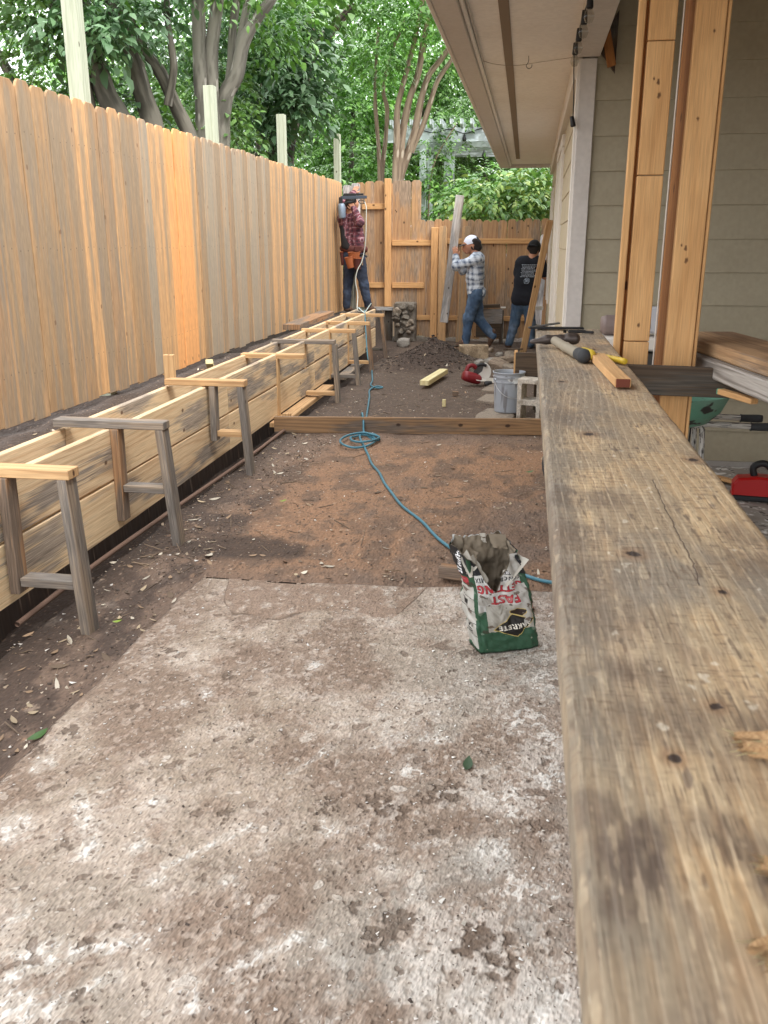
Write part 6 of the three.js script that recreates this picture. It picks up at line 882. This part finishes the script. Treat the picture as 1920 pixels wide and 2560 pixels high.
  part(S, 'motor', lathe([[0, -0.11], [0.04, -0.11], [0.054, -0.09], [0.06, -0.02], [0.06, 0.05], [0.05, 0.1], [0, 0.1]], 22), red, [-0.07, 0.075, 0.06], [0.2, 0, 1.25]);
  part(S, 'blade_guard', new THREE.CylinderGeometry(0.1, 0.1, 0.04, 32, 1, false, -0.9, PI * 1.2), pale, [0.07, 0.13, 0.0], [PI / 2, 0.0, 0.3]);
  part(S, 'blade', new THREE.CylinderGeometry(0.088, 0.088, 0.004, 36), MT.steel, [0.07, 0.12, -0.024], [PI / 2, 0.0, 0.3]);
  part(S, 'rear_handle', tube([[0.0, 0.17, 0.0], [-0.04, 0.2, 0.0], [-0.09, 0.19, 0.01], [-0.12, 0.13, 0.02]], 0.024, 24, 9), red);
  part(S, 'front_handle', tube([[0.0, 0.2, 0.03], [0.05, 0.215, 0.04], [0.1, 0.2, 0.05]], 0.018, 14, 9), MT.blackPlastic);
  part(S, 'bevel_knob', rockGeo(31, 0.05, 0.03, 0.04), MT.blackPlastic, [0.1, 0.02, 0.14]);
  // flagstones
  const flag = (label, pts) => { const g = prism(pts, 0.045, 0.006); g.rotateX(-PI / 2); const uv = g.attributes.uv; for (let i = 0; i < uv.count; i++) uv.setXY(i, uv.getX(i) * 2, uv.getY(i) * 2); const cx = pts.reduce((a, p) => a + p[0], 0) / pts.length, cz = -pts.reduce((a, p) => a + p[1], 0) / pts.length; solo('flagstone', label, 'flagstone', g, stoneM, [0, gh(cx, cz) + 0.008, 0]); };
  flag('flat grey flagstone in front of the bucket', [[-0.44, 7.62], [-0.12, 7.66], [-0.1, 7.95], [-0.14, 8.3], [-0.35, 8.25], [-0.43, 7.95]]); flag('broken flagstone left of the bucket, half under it', [[-0.48, 8.72], [-0.3, 8.62], [-0.28, 9.05], [-0.4, 9.1]]); flag('flagstone fragment between bucket and red saw', [[-0.47, 9.35], [-0.25, 9.3], [-0.2, 9.75], [-0.38, 9.8]]);
  // rubble along the house side
  const R = rng(91); let k = 0; const tone = [rubbleM, stoneM, greyCon];
  for (const [x, z, s] of [[-0.36, -11.3, 0.13], [-0.2, -11.05, 0.1], [-0.48, -11.75, 0.09], [-0.28, -11.9, 0.12], [-0.1, -11.7, 0.1], [-0.05, -11.2, 0.09], [-0.55, -12.9, 0.07], [-0.25, -12.4, 0.08], [-0.62, -11.3, 0.06], [-0.12, -10.6, 0.08], [-0.3, -10.5, 0.06], [-0.4, -12.6, 0.06], [-0.02, -12.1, 0.08]]) { const m = solo('rubble_stone', 'brown broken rubble stone in the heap between the beige block and the counter plank', 'stone', rockGeo(700 + k, s * (0.9 + 0.5 * R()), s * 0.6, s * (0.8 + 0.4 * R())), tone[k++ % 3], [x, gh(x, z) + s * 0.3, z], [0.3 * R(), 6 * R(), 0.3 * R()], 'rubble heap stones'); }
  // broken concrete footing with stones at the back fence
  const C = thing('broken_footing', 'broken grey concrete footing studded with stones under the back fence', 'footing', [-1.96, 0, -14.22]);
  const footM = concreteM(631, [118, 110, 100]);
  part(C, 'concrete', cbox(0.34, 0.62, 0.2, 1, [0.4, 0.4], 2, 0.02), footM, [0, 0.29, -0.02]);
  for (let q = 0; q < 22; q++) { const s = 0.03 + 0.05 * R(); part(C, 'stone', rockGeo(740 + q % 6, s, s * 0.8, s), q % 3 ? footM : stoneM, [-0.15 + 0.27 * R(), 0.1 + 0.48 * R(), 0.1 + 0.03 * R()], [R() * 3, R() * 3, 0]); }
  solo('rubble_stone', 'rounded grey stone at the foot of the broken footing', 'stone', rockGeo(760, 0.12, 0.09, 0.1), greyCon, [-1.9, 0.03, -13.6]);
  // loose boards
  const L = (name, label, a, b, w, t, mat, up = [0, 0, 1]) => { const m = bar(scene, numbered(name), a, b, w, t, mat, { up }); m.userData = { label, category: 'board' }; };
  L('leaning_stud', 'long brown stud leaning up against the house wall before the man in black', [-0.075, 0.0, -12.75], [0.2, 1.78, -12.2], 0.085, 0.04, MT.braceNew, [0.2, 0, 1]);
  const pk = (label, pos, rot, col, h) => solo('loose_picket', label, 'picket', picketGeo(0.125, h, 0.016, col), picketMat, pos, rot);
  pk('split brown picket leaning on the back fence left of the grey plank', [-1.375, -0.01, -14.2], [-0.07, 0, 0.01], 6, 1.76); pk('narrow picket leaning on the back fence behind the man in the white cap', [-1.08, -0.01, -14.2], [-0.07, 0, -0.03], 8, 1.76);
  L('white_board', 'short white painted board behind the man in black near the wall', [-0.02, 0.53, -14.2], [0.2, 0.53, -14.2], 0.03, 0.06, whiteTrim, [0, 1, 0]);
  const dk = thing('plank_stack', 'stack of dark weathered planks on a post behind the man in the white cap', 'plank stack', [-0.62, 0, -14.05]); bar(dk, 'plank', [-0.22, 0.55, 0], [0.16, 0.57, 0], 0.12, 0.05, MT.darkBeam); bar(dk, 'plank', [-0.2, 0.41, 0.02], [0.2, 0.41, 0.02], 0.04, 0.22, MT.greyPlank); bar(dk, 'plank', [-0.2, 0.19, 0], [0.18, 0.19, 0], 0.04, 0.22, MT.darkBeam); bar(dk, 'plank', [0.17, 0.545, 0.02], [0.25, 0.545, 0.02], 0.05, 0.02, whiteTrim); bar(dk, 'post', [0.19, -0.04, -0.02], [0.19, 0.5, -0.02], 0.06, 0.06, MT.darkBeam, { up: [0, 0, 1] });
  L('wood_scrap', 'dark flat scrap of board lying before the rubble stones', [-0.32, 0.05, -12.75], [-0.1, 0.08, -12.55], 0.09, 0.02, MT.darkBeam, [0, 1, 0]); L('wood_scrap', 'short brown batten on the dirt behind the mound', [-1.2, 0.03, -12.9], [-0.98, 0.04, -12.8], 0.09, 0.03, MT.braceBrown, [0, 1, 0]);
  const lv = thing('metal_bar', 'thin silver tool lying on the batten behind the mound', 'tool', [-1.08, 0.075, -12.8], -0.7); part(lv, 'bar', cbox(0.02, 0.012, 0.26, 2, [1, 1], 1), MT.steel); part(lv, 'grip', cbox(0.028, 0.02, 0.08, 2, [1, 1], 1, 0.004), MT.blackPlastic, [0, 0.003, 0.12]);
  L('wood_block', 'tiny cube of wood on the dirt in front of the pale offcut', [-0.75, 0.012, -9.05], [-0.69, 0.012, -9.05], 0.05, 0.045, MT.braceBrown, [0, 1, 0]); L('wood_block', 'little upright peg of wood standing on the dirt left of the flagstones', [-0.78, -0.02, -8.45], [-0.78, 0.05, -8.45], 0.035, 0.03, MT.offcut);
}
// ---------------------------------------------------------------- tools on the counter plank
{
  const Y = 1.134;
  const H = thing('claw_hammer', 'claw hammer with grey and yellow grip lying on the counter plank', 'hammer', [0.095, Y, -3.33]);
  part(H, 'head', bodyMesh([bn([-0.085, 0.018, 0.02], 0.006, [-0.03, 0.026, 0.006], 0.015), bn([-0.085, 0.018, -0.012], 0.006, [-0.03, 0.026, 0.0], 0.015), bn([-0.03, 0.026, 0.003], 0.016, [0.02, 0.028, 0], 0.018), bn([0.02, 0.028, 0], 0.012, [0.045, 0.03, -0.004], 0.013), bn([0.05, 0.03, -0.005], 0.022, [0.07, 0.03, -0.008], 0.022)], 0.004, 0.008), M({ color: [84, 76, 72], roughness: 0.45, metalness: 0.6 }));
  const gr = part(H, 'handle', bodyMesh([bn([0.0, 0.024, 0.015], 0.016, [0.035, 0.019, 0.18], 0.0165), bn([0.035, 0.019, 0.18], 0.0165, [0.07, 0.019, 0.36], 0.019)], 0.004, 0.01), M({ color: [146, 136, 118], roughness: 0.85 }));
  part(gr, 'grip_end', bodyMesh([bn([0.07, 0.019, 0.365], 0.021, [0.083, 0.02, 0.43], 0.023)], 0.004, 0.01), MT.rubber); part(gr, 'grip_inlay', bodyMesh([bn([0.083, 0.025, 0.36], 0.016, [0.102, 0.024, 0.425], 0.0175)], 0.004, 0.01), M({ color: [206, 178, 60], roughness: 0.6 }));
  const C = thing('yellow_chisel', 'slim tool with a yellow handle lying behind the hammer grip', 'chisel', [0.18, Y + 0.01, -3.09]);
  part(C, 'handle', limb([[0.045, 0.0, 0.08, 0.008], [0.08, 0.0, 0.14, 0.009], [0.115, 0.0, 0.215, 0.0105], [0.122, 0.0, 0.23, 0.009]], 12, 5), M({ color: [204, 170, 44], roughness: 0.5 })); part(C, 'ferrule', limb([[0.015, 0, 0.025, 0.011], [0.03, 0, 0.052, 0.012], [0.048, 0, 0.085, 0.008]], 10, 4), MT.darkSteel); part(C, 'blade', cbox(0.02, 0.006, 0.06, 2, [1, 1], 1), MT.darkSteel, [0.0, 0, 0.005], [0, 0.5, 0]);
  const Wd = thing('wood_wedge', 'short tapering wood offcut with a dark cut end on the counter plank', 'wood', [0.238, Y, -2.64]);
  const g = prism([[-0.02, 0.3], [0.021, 0.3], [0.021, 0.1], [0.0185, 0.02], [0.018, -0.255], [-0.0185, -0.255], [-0.02, 0.05]], 0.024, 0.002); g.rotateX(-PI / 2); const uv = g.attributes.uv, pp = g.attributes.position; for (let i = 0; i < pp.count; i++) uv.setXY(i, pp.getX(i) / 0.3 + 0.2, pp.getZ(i) / 2.4 + 0.4); part(Wd, 'block', g, MT.stud, [0, 0.013, 0], [0, 0.05, 0]); part(Wd, 'cut_end', cbox(0.036, 0.022, 0.004, 0, [0.3, 2.4], 2, 0.001), M({ color: [104, 52, 36], roughness: 0.9 }), [0.0125, 0.013, 0.258], [0, 0.05, 0]);
  const sq = thing('steel_square', 'dark flat steel square and bar at the far end of the counter plank', 'square', [0.1, Y, -4.03]); part(sq, 'blade', cbox(0.235, 0.008, 0.045, 0, [1, 1], 1, 0.002), MT.darkSteel, [0.02, 0.006, 0.0], [0, 0.05, 0]); part(sq, 'tongue', cbox(0.14, 0.006, 0.04, 0, [1, 1], 1, 0.002), MT.steel, [-0.035, 0.014, -0.03], [0, 0.1, 0.16]); 
  const cl = thing('spring_clamp', 'small black clamp lying on the counter plank before the steel square', 'clamp', [0.2, Y, -3.86]); part(cl, 'jaw', cbox(0.075, 0.012, 0.02, 0, [1, 1], 1, 0.004), MT.blackPlastic, [0, 0.008, 0], [0, 0.06, 0]); part(cl, 'arm', cbox(0.05, 0.01, 0.012, 0, [1, 1], 1, 0.004), MT.blackPlastic, [0.045, 0.006, 0.006], [0, -0.2, 0]); part(cl, 'screw', tube([[-0.045, 0.006, 0], [-0.055, 0.008, 0.004]], 0.006, 6, 8), MT.darkSteel);
  // splintered chunks of wood close by
  const chip = (label, pos, turn, s, seed) => { const T = thing('wood_chunk', label, 'wood', pos, turn), Q = rng(seed); part(T, 'core', (() => { const g = new THREE.BoxGeometry(0.05 * s, 0.014 * s, 0.034 * s, 12, 4, 8), p = g.attributes.position; for (let i = 0; i < p.count; i++) { const x = p.getX(i), y = p.getY(i), z = p.getZ(i), q = n2(z * 260 / s + seed, y * 200 / s, seed), l = ss(0.01 * s, -0.025 * s, x); p.setXYZ(i, x - l * 0.02 * s * q, y * (1 - 0.6 * l * q) + 0.004 * s * (n2(x * 150 / s, z * 150 / s, seed + 1) - 0.5), z * (1 - 0.25 * l) + 0.003 * s * (n2(x * 200 / s, 3, seed + 2) - 0.5)); } g.computeVertexNormals(); return g; })(), MT.braceNew); for (let k = 0; k < 26; k++) { const l = (0.008 + 0.016 * Q()) * s, z = (Q() - 0.5) * 0.03 * s, y = (Q() - 0.5) * 0.009 * s; part(T, 'splinter', limb([[-0.02 * s, y, z, 0.0011 * s], [-0.026 * s - l * 0.5, y + 0.001 * s * (Q() - 0.5), z * 1.1, 0.0008 * s], [-0.026 * s - l, y + 0.006 * s * (Q() - 0.5), z * 1.3 + 0.004 * s * (Q() - 0.5), 0.0002 * s]], 4, 2), k % 3 ? MT.braceNew : MT.offcut); } };
  chip('splintered orange wood chunk on the counter plank beside the dark band of stain', [0.203, Y + 0.006, -0.62], 0.1, 0.85, 801); chip('larger torn wood chunk on the counter plank near its pale end', [0.160, Y + 0.005, -0.415], 0.5, 0.7, 803); chip('thin curled wood sliver on the counter plank between the two torn chunks', [0.172, Y + 0.004, -0.475], -0.3, 0.5, 805);
}
// ---------------------------------------------------------------- litter: chips, flakes, leaves, twigs
{
  const R = rng(121), mat4 = new THREE.Matrix4(), q = new THREE.Quaternion(), e = new THREE.Euler(), s3 = V(1, 1, 1), c3 = new THREE.Color();
  const scat = (name, label, cat, geo, mat, n, place, size, cols) => { const I = new THREE.InstancedMesh(geo, mat, n); I.name = name; for (let k = 0; k < n; k++) { const [x, z, lift = 0] = place(), y = (x > -1.47 && x < 0.3 && z > -3.7 ? 0.0 : gh(x, z)) + lift, s = size(); e.set((R() - 0.5) * 0.7, R() * 6.3, (R() - 0.5) * 0.7); q.setFromEuler(e); mat4.compose(V(x, y + 0.003, z), q, V(s * (0.7 + 0.8 * R()), s, s * (0.5 + 0.7 * R()))); I.setMatrixAt(k, mat4); const c = cols[Math.floor(R() * cols.length)], v = 0.75 + 0.5 * R(); I.setColorAt(k, c3.setRGB(c[0] * v, c[1] * v, c[2] * v)); } fin(I); scene.add(I); stuff(I, label, cat); };
  const chipG = new THREE.TetrahedronGeometry(1, 0); chipG.scale(1, 0.32, 0.75); const clodG = new THREE.DodecahedronGeometry(1, 0); clodG.scale(1, 0.6, 0.9);
  const leafG = (() => { const g = new THREE.PlaneGeometry(2, 1, 4, 2), p = g.attributes.position; for (let i = 0; i < p.count; i++) { const x = p.getX(i), y = p.getY(i) * (1 - Math.abs(x) ** 2 * 0.95); p.setXYZ(i, x, y, 0.25 * x * x + 0.3 * y * y); } g.rotateX(-PI / 2); g.computeVertexNormals(); return g; })();
  const vm = M({ color: 0xffffff, roughness: 0.95 }), vl = M({ color: 0xffffff, roughness: 0.8, side: THREE.DoubleSide });
  const slab = () => [lerp(-1.45, 0.28, R()), lerp(-0.9, -3.65, R())], dirt = () => [lerp(-1.95, 0.3, R()), -3.8 - 9.5 * Math.pow(R(), 1.3)], strip = () => [lerp(-2.02, -1.5, Math.pow(R(), 0.8)), lerp(-2.2, -7, R())], bank = () => [lerp(-2.95, -2.45, R()), lerp(-3.2, -12.5, R())];
  scat('slab_crumbs', 'pale and dark crumbs scattered over the concrete slab', 'crumbs', chipG, vm, 2600, slab, () => 0.0025 + 0.006 * R() * R(), [[0.5, 0.46, 0.42], [0.12, 0.09, 0.07], [0.6, 0.57, 0.52], [0.25, 0.19, 0.14], [0.07, 0.05, 0.04]]);
  scat('paint_flakes', 'white paint flakes lying on the slab around the concrete bag', 'flakes', chipG, vl, 260, () => { const r = R(); return r < 0.65 ? [lerp(-0.35, 0.28, R()), lerp(-1.6, -3.1, R())] : slab(); }, () => 0.004 + 0.009 * R() * R(), [[0.62, 0.59, 0.53], [0.5, 0.45, 0.38], [0.66, 0.64, 0.6]]);
  scat('dirt_clods', 'crumbly clods of soil over the yard', 'soil', clodG, vm, 6000, () => { const r = R(); return r < 0.45 ? dirt() : r < 0.7 ? strip() : bank(); }, () => 0.0025 + 0.008 * R() * R() * R(), [[0.17, 0.125, 0.095], [0.12, 0.09, 0.07], [0.22, 0.16, 0.12], [0.08, 0.06, 0.047]]);
  scat('mound_clods', 'dark clods on the soil mound', 'soil', clodG, vm, 900, () => [-1.22 + 0.75 * (R() + R() - 1), -11.45 + 0.8 * (R() + R() - 1)], () => 0.006 + 0.018 * R() * R(), [[0.05, 0.036, 0.028], [0.03, 0.022, 0.018], [0.08, 0.058, 0.044]]);
  scat('wood_chips', 'pale chips, stones and twigs strewn over the dirt', 'chips', chipG, vm, 1500, () => R() < 0.7 ? dirt() : strip(), () => 0.004 + 0.012 * R() * R(), [[0.5, 0.42, 0.32], [0.35, 0.27, 0.19], [0.6, 0.56, 0.5], [0.2, 0.14, 0.09]]);
  scat('dead_leaves', 'dry curled leaves littering yard and bank', 'leaves', leafG, vl, 520, () => { const r = R(); return r < 0.5 ? dirt() : r < 0.75 ? strip() : bank(); }, () => 0.012 + 0.022 * R() * R(), [[0.4, 0.31, 0.2], [0.3, 0.2, 0.12], [0.52, 0.46, 0.36], [0.16, 0.11, 0.07]]);
  const twigG = new THREE.CylinderGeometry(0.03, 0.05, 2, 5).rotateZ(PI / 2); scat('twigs', 'thin brown twigs strewn over the dirt', 'twigs', twigG, vm, 160, () => R() < 0.75 ? dirt() : strip(), () => 0.03 + 0.05 * R(), [[0.14, 0.1, 0.07], [0.25, 0.18, 0.12]]);
  // single green leaves
  const gl = M({ color: [58, 92, 40], roughness: 0.5, side: THREE.DoubleSide }), gd = M({ color: [44, 66, 38], roughness: 0.55, side: THREE.DoubleSide }), gy = M({ color: [128, 150, 52], roughness: 0.55, side: THREE.DoubleSide });
  const leaf = (label, x, z, s, turn, m, y = 0) => { const o = solo('fallen_leaf', label, 'leaf', leafG, m, [x, Math.max(gh(x, z), y) + 0.006, z], [0.1, turn, 0.12]); o.scale.setScalar(s); };
  leaf('broad green leaf on the dirt beside the slab edge', -1.52, -2.32, 0.036, 0.9, gl, -0.045); leaf('dark green folded leaf lying on the open slab', -0.12, -2.31, 0.03, 1.5, gd, 0); leaf('small yellow green leaf at the foot of the outermost grey brace leg', -1.62, -3.12, 0.02, 0.2, gy); leaf('tiny yellow green leaf on the red dirt between form and hose coil', -1.42, -4.95, 0.022, 0.5, gy); leaf('small green leaf on the dirt close to the counter plank', 0.05, -5.9, 0.03, 0.3, gl);
}
renderer.render(scene, camera);
